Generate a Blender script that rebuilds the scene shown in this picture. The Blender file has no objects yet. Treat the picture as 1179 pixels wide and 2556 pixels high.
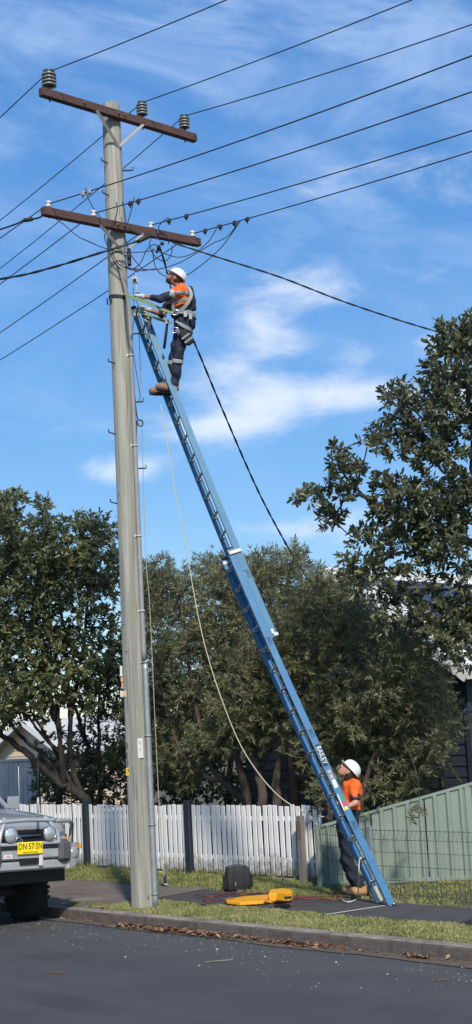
import bpy, math, random
import numpy as np
from mathutils import Matrix, Vector
random.seed(7); rng = np.random.default_rng(11)
sc = bpy.context.scene
COL = sc.collection

# ------------------------------------------------------------------ camera
# world: X along the street (right), Y across the street (away), Z up; metres
FPX, CX, CY, ROLL, CH = 3400., 589.5, 1278., .053, 2.45
TH = math.atan(551 / FPX); YAW = math.radians(43.3)
nrm = lambda v: np.asarray(v, float) / np.linalg.norm(v)
UP = np.array([0, 0, 1.])
FH = np.array([-math.cos(YAW), math.sin(YAW), 0])          # heading on the ground
SH = np.array([FH[1], -FH[0], 0])                           # to the right of the heading
FW = FH * math.cos(TH) + UP * math.sin(TH)
U0 = UP * math.cos(TH) - FH * math.sin(TH)
IR = SH * math.cos(ROLL) - U0 * math.sin(ROLL)
IU = U0 * math.cos(ROLL) + SH * math.sin(ROLL)
CAM = np.array([0, 0, CH])
def ray(x, y): return FW + (IR * (x - CX) + IU * (CY - y)) / FPX
def at(x, y, depth): return CAM + ray(x, y) * depth
def onz(x, y, z): d = ray(x, y); return CAM + d * ((z - CH) / d[2])
def ony(x, y, Y): d = ray(x, y); return CAM + d * (Y / d[1])
def onx(x, y, X): d = ray(x, y); return CAM + d * (X / d[0])
def onplane(x, y, p0, n): d = ray(x, y); return CAM + d * (np.dot(np.asarray(p0) - CAM, n) / np.dot(d, n))

cd = bpy.data.cameras.new('camera'); cam = bpy.data.objects.new('camera', cd); COL.objects.link(cam)
cam.matrix_world = Matrix([[IR[0], IU[0], -FW[0], CAM[0]], [IR[1], IU[1], -FW[1], CAM[1]], [IR[2], IU[2], -FW[2], CAM[2]], [0, 0, 0, 1]])
cd.sensor_fit = 'VERTICAL'; cd.sensor_height = 36; cd.lens = 36 * FPX / 2556; cd.clip_start = .1; cd.clip_end = 4000
sc.camera = cam

# ------------------------------------------------------------------ light
SUN_AZ, SUN_EL = math.radians(-33), math.radians(39)        # azimuth from +X towards +Y
TOSUN = np.array([math.cos(SUN_AZ) * math.cos(SUN_EL), math.sin(SUN_AZ) * math.cos(SUN_EL), math.sin(SUN_EL)])
ld = bpy.data.lights.new('sun', 'SUN'); ld.energy = 3.0; ld.angle = math.radians(4); ld.color = (1, .93, .82)
sun = bpy.data.objects.new('sun', ld); COL.objects.link(sun)
sun.rotation_euler = Vector(-TOSUN).to_track_quat('-Z', 'Y').to_euler(); sun.location = (20, 5, 30)
sc.view_settings.view_transform = 'Standard'; sc.view_settings.look = 'None'
sc.view_settings.exposure = 0.66; sc.view_settings.gamma = 1

world = bpy.data.worlds.new('World'); sc.world = world; world.use_nodes = True
def build_world():
    nt = world.node_tree; nt.nodes.clear(); N = nt.nodes.new; Lk = nt.links.new
    out = N('ShaderNodeOutputWorld'); bg = N('ShaderNodeBackground'); bg.inputs[1].default_value = .11
    sky = N('ShaderNodeTexSky'); sky.sky_type = 'NISHITA'; sky.sun_disc = False
    sky.sun_elevation = SUN_EL; sky.sun_rotation = math.atan2(TOSUN[0], TOSUN[1])
    sky.altitude = 20; sky.air_density = .85; sky.dust_density = .1; sky.ozone_density = 2.0
    tc = N('ShaderNodeTexCoord'); sep = N('ShaderNodeSeparateXYZ'); Lk(tc.outputs['Generated'], sep.inputs[0])
    def M(op, a, b=None, c=None):
        n = N('ShaderNodeMath'); n.operation = op
        for i, v in enumerate((a, b, c)):
            if v is None: continue
            if isinstance(v, (int, float)): n.inputs[i].default_value = v
            else: Lk(v, n.inputs[i])
        return n.outputs[0]
    az = M('MULTIPLY', M('ARCTAN2', sep.outputs[1], sep.outputs[0]), 57.2958)
    el = M('MULTIPLY', M('ARCSINE', sep.outputs[2]), 57.2958)
    # cloud layer: drawn in degrees of azimuth and elevation, flattened sideways
    cmb = N('ShaderNodeCombineXYZ'); Lk(M('MULTIPLY', az, .10), cmb.inputs[0]); Lk(M('MULTIPLY', el, .22), cmb.inputs[1])
    nz = N('ShaderNodeTexNoise'); nz.inputs['Scale'].default_value = 2.6; nz.inputs['Detail'].default_value = 9; nz.inputs['Roughness'].default_value = .6; nz.inputs['Distortion'].default_value = .25
    Lk(cmb.outputs[0], nz.inputs['Vector'])
    nz2 = N('ShaderNodeTexNoise'); nz2.inputs['Scale'].default_value = .55; nz2.inputs['Detail'].default_value = 4; Lk(cmb.outputs[0], nz2.inputs['Vector'])
    tot = None
    for (a0, e0, sa, se, w) in CLOUDS:
        g = M('EXPONENT', M('MULTIPLY', M('ADD', M('POWER', M('DIVIDE', M('SUBTRACT', az, a0), sa), 2), M('POWER', M('DIVIDE', M('SUBTRACT', el, e0), se), 2)), -1))
        g = M('MULTIPLY', g, w); tot = g if tot is None else M('ADD', tot, g)
    dens = M('ADD', M('ADD', M('MULTIPLY', nz.outputs[0], 1.45), M('MULTIPLY', nz2.outputs[0], .3)), tot)
    mr = N('ShaderNodeMapRange'); mr.interpolation_type = 'SMOOTHSTEP'; Lk(dens, mr.inputs[0])
    mr.inputs[1].default_value = 1.02; mr.inputs[2].default_value = 1.85; mr.inputs[3].default_value = 0; mr.inputs[4].default_value = .86
    # thin high streaks, stretched along a slant
    c2 = N('ShaderNodeCombineXYZ'); Lk(M('MULTIPLY', M('ADD', az, M('MULTIPLY', el, .8)), .035), c2.inputs[0]); Lk(M('MULTIPLY', M('SUBTRACT', el, M('MULTIPLY', az, .25)), .11), c2.inputs[1])
    n3 = N('ShaderNodeTexNoise'); n3.inputs['Scale'].default_value = 2.4; n3.inputs['Detail'].default_value = 6; n3.inputs['Roughness'].default_value = .6; n3.inputs['Distortion'].default_value = .6; Lk(c2.outputs[0], n3.inputs['Vector'])
    m3 = N('ShaderNodeMapRange'); m3.interpolation_type = 'SMOOTHSTEP'; Lk(n3.outputs[0], m3.inputs[0])
    m3.inputs[1].default_value = .36; m3.inputs[2].default_value = .8; m3.inputs[3].default_value = 0; m3.inputs[4].default_value = .42
    hi = N('ShaderNodeMapRange'); Lk(el, hi.inputs[0]); hi.inputs[1].default_value = 12; hi.inputs[2].default_value = 28; hi.inputs[3].default_value = .15; hi.inputs[4].default_value = 1
    wisp = M('MULTIPLY', m3.outputs[0], hi.outputs[0])
    hs = N('ShaderNodeHueSaturation'); hs.inputs['Saturation'].default_value = SKY_SAT; hs.inputs['Hue'].default_value = SKY_HUE; hs.inputs['Value'].default_value = SKY_VAL; Lk(sky.outputs[0], hs.inputs['Color'])
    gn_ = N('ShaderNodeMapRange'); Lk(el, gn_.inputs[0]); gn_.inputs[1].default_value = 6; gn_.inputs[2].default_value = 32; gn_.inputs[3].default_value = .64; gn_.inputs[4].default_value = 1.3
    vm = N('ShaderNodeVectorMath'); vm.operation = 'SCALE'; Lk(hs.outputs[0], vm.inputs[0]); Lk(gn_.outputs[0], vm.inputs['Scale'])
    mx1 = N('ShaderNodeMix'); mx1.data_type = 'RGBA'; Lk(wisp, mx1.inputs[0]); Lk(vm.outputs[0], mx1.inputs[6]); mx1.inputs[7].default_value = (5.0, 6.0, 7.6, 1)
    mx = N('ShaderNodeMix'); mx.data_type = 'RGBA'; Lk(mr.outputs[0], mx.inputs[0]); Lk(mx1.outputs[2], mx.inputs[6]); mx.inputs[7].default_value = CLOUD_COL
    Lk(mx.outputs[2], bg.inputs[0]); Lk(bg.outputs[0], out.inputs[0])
SKY_SAT, SKY_VAL, SKY_HUE = 1.25, 1.0, .5
CLOUD_COL = (5.0, 5.5, 6.3, 1)
CLOUDS = [(137.4, 12.8, 3.2, .75, .85), (135.2, 13.6, 2.0, 1.0, .6), (131.0, 13.7, 3.2, .8, .85), (141.3, 11.2, 1.9, .7, .8), (135.2, 16.4, 2.2, 1.7, .62), (132.4, 18.4, 3.0, 1.0, .5), (137.4, 15.0, 1.6, 1.1, .5), (131.5, 15.6, 1.2, .6, .4),
          (127.8, 15.7, 1.0, .45, .6), (149.5, 22.5, 2.2, 2.6, .4), (128.6, 23.0, 5, 1.6, .3), (133.0, 8.3, 3.6, .8, .6), (126.3, 13.2, 1.4, 1.0, .8)]
build_world()

# ------------------------------------------------------------------ helpers
ORG = {}
def setp(o, label=None, cat=None, group=None, kind=None):
    if label: o['label'] = label
    if cat: o['category'] = cat
    if group: o['group'] = group
    if kind: o['kind'] = kind
    return o
def thing(name, label, cat, loc, group=None):
    o = bpy.data.objects.new(name, None); COL.objects.link(o); o.empty_display_size = .1
    o.location = [float(v) for v in loc]; ORG[o.name] = np.array(loc, float)
    return setp(o, label, cat, group)
class MB:
    """collects shapes; build() links them as one mesh object"""
    def __init__(s): s.v = []; s.f = []; s.n = 0; s.sm = []
    def add(s, verts, faces, smooth=False):
        verts = np.asarray(verts, float).reshape(-1, 3); s.v.append(verts)
        s.f += [tuple(i + s.n for i in f) for f in faces]; s.sm += [smooth] * len(faces); s.n += len(verts); return s
    def box(s, c, size, ax=None, bev=0.0):
        c = np.asarray(c, float); h = np.asarray(size, float) / 2
        A = np.eye(3) if ax is None else np.asarray(ax, float)
        if bev <= 0:
            q = np.array([[x, y, z] for x in (-1, 1) for y in (-1, 1) for z in (-1, 1)]) * h
            return s.add(c + q @ A, [(0, 1, 3, 2), (4, 6, 7, 5), (0, 4, 5, 1), (2, 3, 7, 6), (0, 2, 6, 4), (1, 5, 7, 3)])
        # chamfered along local z edges and caps: an octagonal profile inset at both ends
        b = min(bev, h.min() * .9)
        def ringp(hx, hy): return [(-hx + b, -hy), (hx - b, -hy), (hx, -hy + b), (hx, hy - b), (hx - b, hy), (-hx + b, hy), (-hx, hy - b), (-hx, -hy + b)]
        R = []
        for z, k in ((-h[2], b), (-h[2] + b, 0), (h[2] - b, 0), (h[2], b)):
            R += [(x * (1 - k / h[0]), y * (1 - k / h[1]), z) for x, y in ringp(h[0], h[1])]
        F = [tuple(range(7, -1, -1)), tuple(range(24, 32))]
        for k in range(3):
            for i in range(8): F.append((k * 8 + i, k * 8 + (i + 1) % 8, (k + 1) * 8 + (i + 1) % 8, (k + 1) * 8 + i))
        return s.add(c + np.array(R) @ A, F)
    def beam(s, a, b, w, h, upv=(0, 0, 1), bev=0.0):
        a = np.asarray(a, float); b = np.asarray(b, float); d = b - a; L = np.linalg.norm(d); z = d / L
        x = np.cross(upv, z)
        if np.linalg.norm(x) < 1e-5: x = np.cross((1, 0, 0), z)
        x = nrm(x); y = np.cross(z, x)
        return s.box((a + b) / 2, (w, h, L), np.array([x, y, z]), bev)
    def tube(s, pts, r, n=6, cap=True, smooth=True):
        P = np.asarray(pts, float); m = len(P); rr = np.full(m, r, float) if np.isscalar(r) else np.asarray(r, float)
        T = np.gradient(P, axis=0); T /= np.linalg.norm(T, axis=1)[:, None] + 1e-12
        u = np.cross(T[0], (0.123, 0.31, .94)); u = nrm(u); V = []
        for i in range(m):
            u = u - T[i] * np.dot(u, T[i]); u = nrm(u); w = np.cross(T[i], u)
            for k in range(n):
                t = 2 * math.pi * k / n; V.append(P[i] + (u * math.cos(t) + w * math.sin(t)) * rr[i])
        F = [(i * n + k, i * n + (k + 1) % n, (i + 1) * n + (k + 1) % n, (i + 1) * n + k) for i in range(m - 1) for k in range(n)]
        s.add(V, F, smooth)
        if cap: s.f += [tuple(s.n - m * n + k for k in range(n - 1, -1, -1)), tuple(s.n - n + k for k in range(n))]; s.sm += [False, False]
        return s
    def lathe(s, base, axis, prof, n=16, smooth=True):
        base = np.asarray(base, float); z = nrm(axis); u = np.cross(z, (.3, .9, .2)); u = nrm(u); w = np.cross(z, u); V = []; m = len(prof)
        for r, h in prof:
            for k in range(n):
                t = 2 * math.pi * k / n; V.append(base + z * h + (u * math.cos(t) + w * math.sin(t)) * r)
        F = [(i * n + k, i * n + (k + 1) % n, (i + 1) * n + (k + 1) % n, (i + 1) * n + k) for i in range(m - 1) for k in range(n)]
        F += [tuple(range(n - 1, -1, -1)), tuple((m - 1) * n + k for k in range(n))]
        return s.add(V, F, smooth)
    def grid(s, P, smooth=True, closed=False):
        P = np.asarray(P, float); a, b = P.shape[:2]; F = []
        for i in range(a - 1):
            for j in range(b - (0 if closed else 1)):
                F.append((i * b + j, i * b + (j + 1) % b, (i + 1) * b + (j + 1) % b, (i + 1) * b + j))
        return s.add(P.reshape(-1, 3), F, smooth)
    def mesh(s, name, org=(0, 0, 0)):
        me = bpy.data.meshes.new(name); V = np.concatenate(s.v) - np.asarray(org, float)
        me.from_pydata(V.tolist(), [], s.f); me.polygons.foreach_set('use_smooth', s.sm); me.update(); return me
    def build(s, name, mat, parent=None, loc=None):
        if parent is None:
            org = np.concatenate(s.v).mean(0) if loc is None else np.asarray(loc, float)
            org = org.copy()
            if loc is None: org[2] = np.concatenate(s.v)[:, 2].min()
        else: org = ORG[parent.name]
        o = bpy.data.objects.new(name, s.mesh(name, org)); COL.objects.link(o)
        if parent is None: o.location = org.tolist()
        else: o.parent = parent
        ORG[o.name] = np.array(org); o.data.materials.append(MT(mat)); return o
def raw(name, V, F, mat, parent=None, org=None, tint=None, smooth=False):
    """big meshes straight from arrays; F is an int array (n,3) or (n,4)"""
    if parent is not None: org = ORG[parent.name]
    if org is None: org = np.zeros(3)
    me = bpy.data.meshes.new(name); F = np.asarray(F, np.int32); k = F.shape[1]
    me.vertices.add(len(V)); me.vertices.foreach_set('co', (np.asarray(V) - org).astype(np.float32).ravel())
    me.loops.add(F.size); me.loops.foreach_set('vertex_index', F.ravel())
    me.polygons.add(len(F)); me.polygons.foreach_set('loop_start', np.arange(0, F.size, k, dtype=np.int32))
    me.update(calc_edges=True); me.validate()
    if smooth: me.polygons.foreach_set('use_smooth', np.ones(len(F), bool))
    if tint is not None:
        a = me.attributes.new('tint', 'FLOAT', 'FACE'); a.data.foreach_set('value', np.asarray(tint, np.float32))
    o = bpy.data.objects.new(name, me); COL.objects.link(o)
    if parent is not None: o.parent = parent
    else: o.location = np.asarray(org, float).tolist()
    ORG[o.name] = np.array(org, float); me.materials.append(MT(mat)); return o
def link_copy(o, parent, offset):
    c = o.copy(); COL.objects.link(c); c.parent = parent; c.location = offset; ORG[c.name] = ORG.get(o.name); return c
def text(s, size, centre, right, upv, mat, parent, name='lettering', depth=.002, squash=1.0):
    cu = bpy.data.curves.new('t', 'FONT'); cu.body = s; cu.size = size; cu.extrude = depth; cu.align_x = 'CENTER'; cu.align_y = 'CENTER'; cu.resolution_u = 2
    t = bpy.data.objects.new('t', cu); COL.objects.link(t)
    dg = bpy.context.evaluated_depsgraph_get(); me = bpy.data.meshes.new_from_object(t.evaluated_get(dg))
    bpy.data.objects.remove(t); bpy.data.curves.remove(cu)
    x = nrm(right); z = nrm(np.cross(x, upv)); y = np.cross(z, x); n = len(me.vertices); co = np.zeros(n * 3); me.vertices.foreach_get('co', co); co = co.reshape(-1, 3)
    co = np.asarray(centre) + np.outer(co[:, 0] * squash, x) + np.outer(co[:, 1], y) + np.outer(co[:, 2], z) - ORG[parent.name]
    me.vertices.foreach_set('co', co.ravel()); me.update(); me.name = name
    o = bpy.data.objects.new(name, me); COL.objects.link(o); o.parent = parent; ORG[o.name] = ORG[parent.name]; me.materials.clear(); me.materials.append(MT(mat)); return o
def spline(pts, n=10):
    P = np.asarray(pts, float); Q = np.vstack([2 * P[0] - P[1], P, 2 * P[-1] - P[-2]]); out = []
    for i in range(1, len(Q) - 2):
        p0, p1, p2, p3 = Q[i - 1:i + 3]
        for t in np.linspace(0, 1, n, endpoint=False):
            out.append(.5 * (2 * p1 + (p2 - p0) * t + (2 * p0 - 5 * p1 + 4 * p2 - p3) * t * t + (3 * p1 - p0 - 3 * p2 + p3) * t ** 3))
    out.append(P[-1]); return np.array(out)

# ------------------------------------------------------------------ materials
MATS = {}
def MT(n): return MATS[n]
def mat(name, col, col2=None, scale=6, stretch=(1, 1, 1), rough=.7, metal=0, bump=0, bscale=None, spec=.5, mix=(.35, .7), detail=5, col3=None, s3=1.0, m3=(.55, .7), st3=None, coat=0, trans=0, alpha=1):
    m = bpy.data.materials.new(name); m.use_nodes = True; nt = m.node_tree; b = nt.nodes['Principled BSDF']; N = nt.nodes.new; Lk = nt.links.new
    b.inputs['Base Color'].default_value = (*col, 1); b.inputs['Roughness'].default_value = rough; b.inputs['Metallic'].default_value = metal
    b.inputs['Specular IOR Level'].default_value = spec; b.inputs['Coat Weight'].default_value = coat; b.inputs['Transmission Weight'].default_value = trans
    tc = N('ShaderNodeTexCoord')
    def noise(sc_, st, det):
        mp = N('ShaderNodeMapping'); mp.inputs['Scale'].default_value = st; Lk(tc.outputs['Object'], mp.inputs[0])
        n = N('ShaderNodeTexNoise'); n.inputs['Scale'].default_value = sc_; n.inputs['Detail'].default_value = det; n.inputs['Roughness'].default_value = .62; Lk(mp.outputs[0], n.inputs['Vector']); return n.outputs[0]
    def ramp(v, lo, hi):
        r = N('ShaderNodeMapRange'); Lk(v, r.inputs[0]); r.inputs[1].default_value = lo; r.inputs[2].default_value = hi; return r.outputs[0]
    cur = None
    if col2 is not None:
        x = N('ShaderNodeMix'); x.data_type = 'RGBA'; Lk(ramp(noise(scale, stretch, detail), *mix), x.inputs[0]); x.inputs[6].default_value = (*col, 1); x.inputs[7].default_value = (*col2, 1); cur = x.outputs[2]
    if col3 is not None:
        x = N('ShaderNodeMix'); x.data_type = 'RGBA'; Lk(ramp(noise(s3, st3 or stretch, 6), *m3), x.inputs[0])
        if cur: Lk(cur, x.inputs[6])
        else: x.inputs[6].default_value = (*col, 1)
        x.inputs[7].default_value = (*col3, 1); cur = x.outputs[2]
    if cur: Lk(cur, b.inputs['Base Color'])
    if bump:
        bp = N('ShaderNodeBump'); bp.inputs['Strength'].default_value = 1; bp.inputs['Distance'].default_value = bump; Lk(noise(bscale or scale * 2, stretch, 6), bp.inputs['Height']); Lk(bp.outputs[0], b.inputs['Normal'])
    MATS[name] = m; return m
def leafmat(name, cols, rough=.5, trans=.25, spec=.4):
    m = bpy.data.materials.new(name); m.use_nodes = True; nt = m.node_tree; b = nt.nodes['Principled BSDF']; N = nt.nodes.new; Lk = nt.links.new
    a = N('ShaderNodeAttribute'); a.attribute_name = 'tint'
    r = N('ShaderNodeValToRGB'); Lk(a.outputs['Fac'], r.inputs[0]); e = r.color_ramp.elements
    e[0].position = 0; e[0].color = (*cols[0], 1); e[1].position = 1; e[1].color = (*cols[-1], 1)
    for i, c in enumerate(cols[1:-1]): q = e.new((i + 1) / (len(cols) - 1)); q.color = (*c, 1)
    Lk(r.outputs[0], b.inputs['Base Color']); b.inputs['Roughness'].default_value = rough; b.inputs['Specular IOR Level'].default_value = spec
    if trans:
        t = N('ShaderNodeBsdfTranslucent'); Lk(r.outputs[0], t.inputs[0]); x = N('ShaderNodeMixShader'); x.inputs[0].default_value = trans
        o = nt.nodes['Material Output']; Lk(b.outputs[0], x.inputs[1]); Lk(t.outputs[0], x.inputs[2]); Lk(x.outputs[0], o.inputs[0])
    MATS[name] = m; return m
mat('asphalt', (.066, .067, .071), (.05, .051, .055), 1.1, rough=.85, bump=.006, bscale=150, col3=(.085, .085, .088), s3=230, m3=(.6, .72), spec=.35)
def wear(m):
    nt = m.node_tree; b = nt.nodes['Principled BSDF']; src = b.inputs['Base Color'].links[0].from_socket; N = nt.nodes.new; Lk = nt.links.new
    g = N('ShaderNodeNewGeometry'); sp = N('ShaderNodeSeparateXYZ'); Lk(g.outputs['Position'], sp.inputs[0])
    def nz(scale, st, lo, hi, hi_v):
        mp = N('ShaderNodeMapping'); mp.inputs['Scale'].default_value = st; Lk(g.outputs['Position'], mp.inputs[0]); n = N('ShaderNodeTexNoise'); n.inputs['Scale'].default_value = scale; n.inputs['Detail'].default_value = 6; n.inputs['Roughness'].default_value = .65; Lk(mp.outputs[0], n.inputs['Vector'])
        r = N('ShaderNodeMapRange'); Lk(n.outputs[0], r.inputs[0]); r.inputs[1].default_value = lo; r.inputs[2].default_value = hi; r.inputs[4].default_value = hi_v; return r.outputs[0]
    def mixc(a, f, c):
        x = N('ShaderNodeMix'); x.data_type = 'RGBA'; Lk(f, x.inputs[0]); Lk(a, x.inputs[6]); x.inputs[7].default_value = (*c, 1); return x.outputs[2]
    def mul(a, c): n = N('ShaderNodeMath'); n.operation = 'MULTIPLY'; Lk(a, n.inputs[0]); Lk(c, n.inputs[1]); return n.outputs[0]
    c = mixc(src, nz(1.0, (.10, 1.7, 1), .45, .75, .7), (.08, .082, .088))           # lengthwise wheel wear
    c = mixc(c, nz(.8, (.5, 1.4, 1), .58, .72, .5), (.034, .035, .039))              # darker stains
    e = N('ShaderNodeMapRange'); e.interpolation_type = 'SMOOTHSTEP'; Lk(sp.outputs[1], e.inputs[0]); e.inputs[1].default_value = 9.0; e.inputs[2].default_value = 10.6
    c = mixc(c, mul(e.outputs[0], nz(1.3, (1, 1, 1), .3, .6, .75)), (.082, .08, .078))  # coarser worn edge
    c = mixc(c, mul(e.outputs[0], nz(70, (1, 1, 1), .60, .70, .8)), (.20, .195, .185))
    Lk(c, b.inputs['Base Color'])
wear(MATS['asphalt'])
mat('old_asphalt', (.07, .07, .074), (.05, .05, .054), 2.0, rough=.9, bump=.012, bscale=120, col3=(.16, .16, .155), s3=110, m3=(.62, .74), spec=.3)
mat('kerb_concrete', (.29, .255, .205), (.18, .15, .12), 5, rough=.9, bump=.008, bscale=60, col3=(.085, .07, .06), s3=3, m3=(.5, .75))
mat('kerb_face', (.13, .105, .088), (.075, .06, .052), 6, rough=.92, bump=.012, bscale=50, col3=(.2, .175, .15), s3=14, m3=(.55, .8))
mat('dirt', (.14, .105, .075), (.085, .065, .048), 9, rough=.95, bump=.015, bscale=60)
mat('path', (.068, .064, .063), (.046, .043, .043), 3, rough=.9, bump=.005, bscale=120, col3=(.1, .093, .088), s3=60, m3=(.6, .75))
mat('drive_concrete', (.15, .12, .098), (.095, .076, .064), 2.2, rough=.9, bump=.005, bscale=90, col3=(.21, .18, .15), s3=1.1, m3=(.5, .7))
mat('soil', (.11, .10, .055), (.075, .065, .04), 7, rough=.95, bump=.02, bscale=30)
mat('far_ground', (.06, .075, .03), (.04, .05, .02), .6, rough=.95)
mat('pole_wood', (.37, .36, .30), (.255, .248, .205), 2.0, stretch=(9, 9, .5), rough=.88, bump=.01, bscale=5, col3=(.145, .142, .12), s3=1.0, m3=(.48, .70), st3=(7, 7, .18))
mat('arm_wood', (.10, .05, .04), (.05, .028, .025), 5, stretch=(6, 1, 6), rough=.85, bump=.008, bscale=9, col3=(.16, .15, .135), s3=3, m3=(.64, .8), st3=(3, 1, 3))
mat('galv', (.36, .38, .39), (.27, .29, .30), 14, rough=.5, metal=.55)
mat('conduit_grey', (.27, .27, .265), (.22, .22, .22), 8, rough=.6)
mat('dark_steel', (.035, .032, .03), (.06, .045, .035), 30, rough=.7, metal=.4)
mat('rusty', (.16, .11, .08), (.10, .065, .045), 20, rough=.8)
mat('hv_porcelain', (.09, .093, .088), (.065, .068, .065), 10, rough=.3, spec=.6)
mat('shed_edge', (.27, .275, .26), rough=.35)
mat('white_porcelain', (.62, .63, .62), (.5, .5, .48), 20, rough=.2, spec=.6)
mat('cable', (.012, .013, .016), rough=.55)
mat('wire', (.022, .023, .026), rough=.5)
mat('rope', (.55, .52, .36), (.42, .40, .26), 60, rough=.9)
mat('rope_pale', (.62, .58, .48), (.48, .44, .36), 60, rough=.9)
mat('red_cord', (.16, .035, .03), (.10, .025, .022), 20, rough=.6)
mat('plate_white', (.62, .60, .54), (.5, .48, .43), 20, rough=.6)
mat('plate_orange', (.62, .26, .07), (.55, .40, .2), 30, rough=.6)
mat('plate_yellow', (.8, .44, .02), rough=.5)
mat('black_paint', (.012, .012, .012), rough=.6)
mat('ladder_blue', (.018, .13, .28), (.026, .155, .30), 3, rough=.5, bump=.0006, bscale=120, col3=(.10, .23, .34), s3=14, m3=(.56, .8), st3=(1, 1, .5))
mat('ladder_teal', (.022, .14, .255), (.03, .165, .27), 3, rough=.5, bump=.0006, bscale=120, col3=(.11, .24, .31), s3=14, m3=(.56, .8), st3=(1, 1, .5))
mat('alloy', (.50, .50, .48), (.40, .40, .39), 30, rough=.5, metal=.2)
mat('alloy_dirty', (.40, .39, .37), (.31, .30, .28), 40, rough=.55, metal=.15)
mat('rubber', (.012, .012, .013), rough=.8)
mat('sticker_white', (.7, .7, .7), rough=.4); mat('sticker_green', (.02, .25, .10), rough=.4); mat('sticker_red', (.6, .03, .05), rough=.4); mat('sticker_yellow', (.75, .5, .03), rough=.4); mat('sticker_tan', (.42, .30, .2), rough=.5); mat('stencil_dark', (.004, .012, .03), rough=.6)
mat('skin', (.50, .25, .17), (.44, .20, .135), 25, rough=.5)
mat('skin_tan', (.42, .17, .11), (.36, .135, .09), 25, rough=.5)
mat('hair_dark', (.016, .011, .009), (.03, .02, .015), 120, rough=.6)
mat('hair_brown', (.03, .018, .013), (.05, .03, .02), 120, rough=.6)
mat('hivis_orange', (.92, .145, .012), (.85, .11, .01), 14, rough=.75, bump=.006, bscale=25)
mat('navy_cloth', (.012, .016, .034), (.020, .025, .045), 12, rough=.85, bump=.008, bscale=22)
mat('denim_dark', (.010, .014, .024), (.020, .026, .038), 14, rough=.9, bump=.008, bscale=22)
mat('reflective', (.33, .36, .34), (.27, .30, .28), 30, rough=.45)
mat('webbing_grey', (.24, .25, .25), (.18, .19, .19), 40, rough=.8)
mat('webbing_black', (.014, .014, .016), rough=.8)
mat('webbing_lime', (.20, .27, .10), (.15, .21, .08), 40, rough=.8)
mat('helmet_white', (.70, .71, .70), (.62, .62, .60), 12, rough=.35, spec=.5)
mat('glove_white', (.55, .54, .50), (.42, .40, .36), 30, rough=.8)
mat('glove_black', (.013, .013, .015), rough=.8)
mat('boot_tan', (.44, .24, .10), (.33, .17, .07), 18, rough=.8, bump=.003, bscale=40)
mat('boot_brown', (.30, .18, .12), (.22, .13, .085), 18, rough=.8)
mat('boot_sole', (.03, .025, .022), rough=.85)
mat('chrome', (.75, .76, .77), rough=.15, metal=1)
mat('eye_dark', (.01, .008, .008), rough=.2)
mat('lip', (.38, .13, .10), rough=.5)
mat('bag_black', (.012, .012, .014), (.022, .022, .024), 15, rough=.75, bump=.01, bscale=12)
mat('tray_yellow', (.80, .36, .006), (.74, .31, .005), 6, rough=.5, bump=.002, bscale=60)
mat('picket_white', (.78, .765, .73), (.70, .685, .655), 3, rough=.6, col3=(.34, .33, .30), s3=1.3, m3=(.62, .85), st3=(1, 1, .7))
mat('fence_navy', (.012, .016, .024), (.02, .025, .033), 6, rough=.6)
mat('old_timber', (.20, .18, .155), (.12, .105, .09), 3, stretch=(9, 9, .8), rough=.9, bump=.006, bscale=6)
mat('green_steel', (.215, .26, .21), (.18, .22, .175), 2, rough=.45)
mat('grey_steel', (.38, .385, .39), (.32, .325, .33), 2, rough=.5)
mat('wire_galv', (.10, .105, .10), rough=.5, metal=.5)
mat('cream_board', (.66, .54, .40), (.58, .47, .35), 3, rough=.7)
mat('navy_board', (.022, .028, .045), (.03, .037, .056), 4, rough=.6)
mat('roof_pale', (.50, .50, .50), (.40, .40, .405), 2, rough=.5)
mat('roof_white', (.60, .60, .60), (.5, .5, .5), 2, rough=.4)
mat('trim_white', (.72, .72, .70), rough=.5)
mat('gutter_green', (.05, .085, .07), rough=.5)
mat('solar', (.02, .024, .04), (.026, .03, .05), 8, rough=.25, spec=.7)
mat('solar_frame', (.5, .5, .52), rough=.3, metal=.6)
mat('bark', (.085, .065, .05), (.05, .04, .032), 12, stretch=(3, 3, .8), rough=.95, bump=.012, bscale=25)
mat('bark_dark', (.04, .033, .028), (.028, .023, .02), 12, stretch=(3, 3, .8), rough=.95, bump=.012, bscale=25)
mat('car_silver', (.42, .44, .46), (.38, .40, .42), 2, rough=.28, metal=.4, coat=.6)
mat('bar_silver', (.44, .45, .455), (.37, .38, .385), 5, rough=.42, metal=.3, col3=(.24, .225, .2), s3=7, m3=(.58, .8))
mat('bar_grey', (.06, .06, .063), (.08, .08, .08), 12, rough=.55)
mat('car_black', (.012, .012, .013), rough=.5)
mat('roof_dark', (.05, .05, .052), rough=.6)
mat('glass_dark', (.02, .025, .03), rough=.05, spec=.8)
mat('lens', (.72, .74, .76), (.5, .52, .55), 9, rough=.12, metal=.6)
mat('amber', (.7, .25, .02), rough=.2)
mat('tyre', (.014, .014, .014), (.022, .021, .02), 20, rough=.9, bump=.004, bscale=40)
mat('number_yellow', (.85, .66, .015), rough=.4)
mat('leaf_dry', (.20, .10, .05), (.12, .06, .035), 30, rough=.9)
mat('chip', (.42, .41, .38), (.3, .29, .27), 9, rough=.8)
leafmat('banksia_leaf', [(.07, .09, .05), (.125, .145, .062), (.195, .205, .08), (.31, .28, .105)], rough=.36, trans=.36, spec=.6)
leafmat('right_leaf', [(.07, .09, .055), (.12, .135, .068), (.18, .185, .085), (.28, .255, .105)], rough=.36, trans=.36, spec=.6)
leafmat('bush_leaf', [(.125, .135, .075), (.19, .195, .095), (.27, .26, .125), (.38, .35, .19)], rough=.5, trans=.38)
leafmat('grass_blade', [(.12, .155, .045), (.21, .23, .075), (.32, .31, .115), (.44, .39, .2)], rough=.6, trans=.25)
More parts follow.
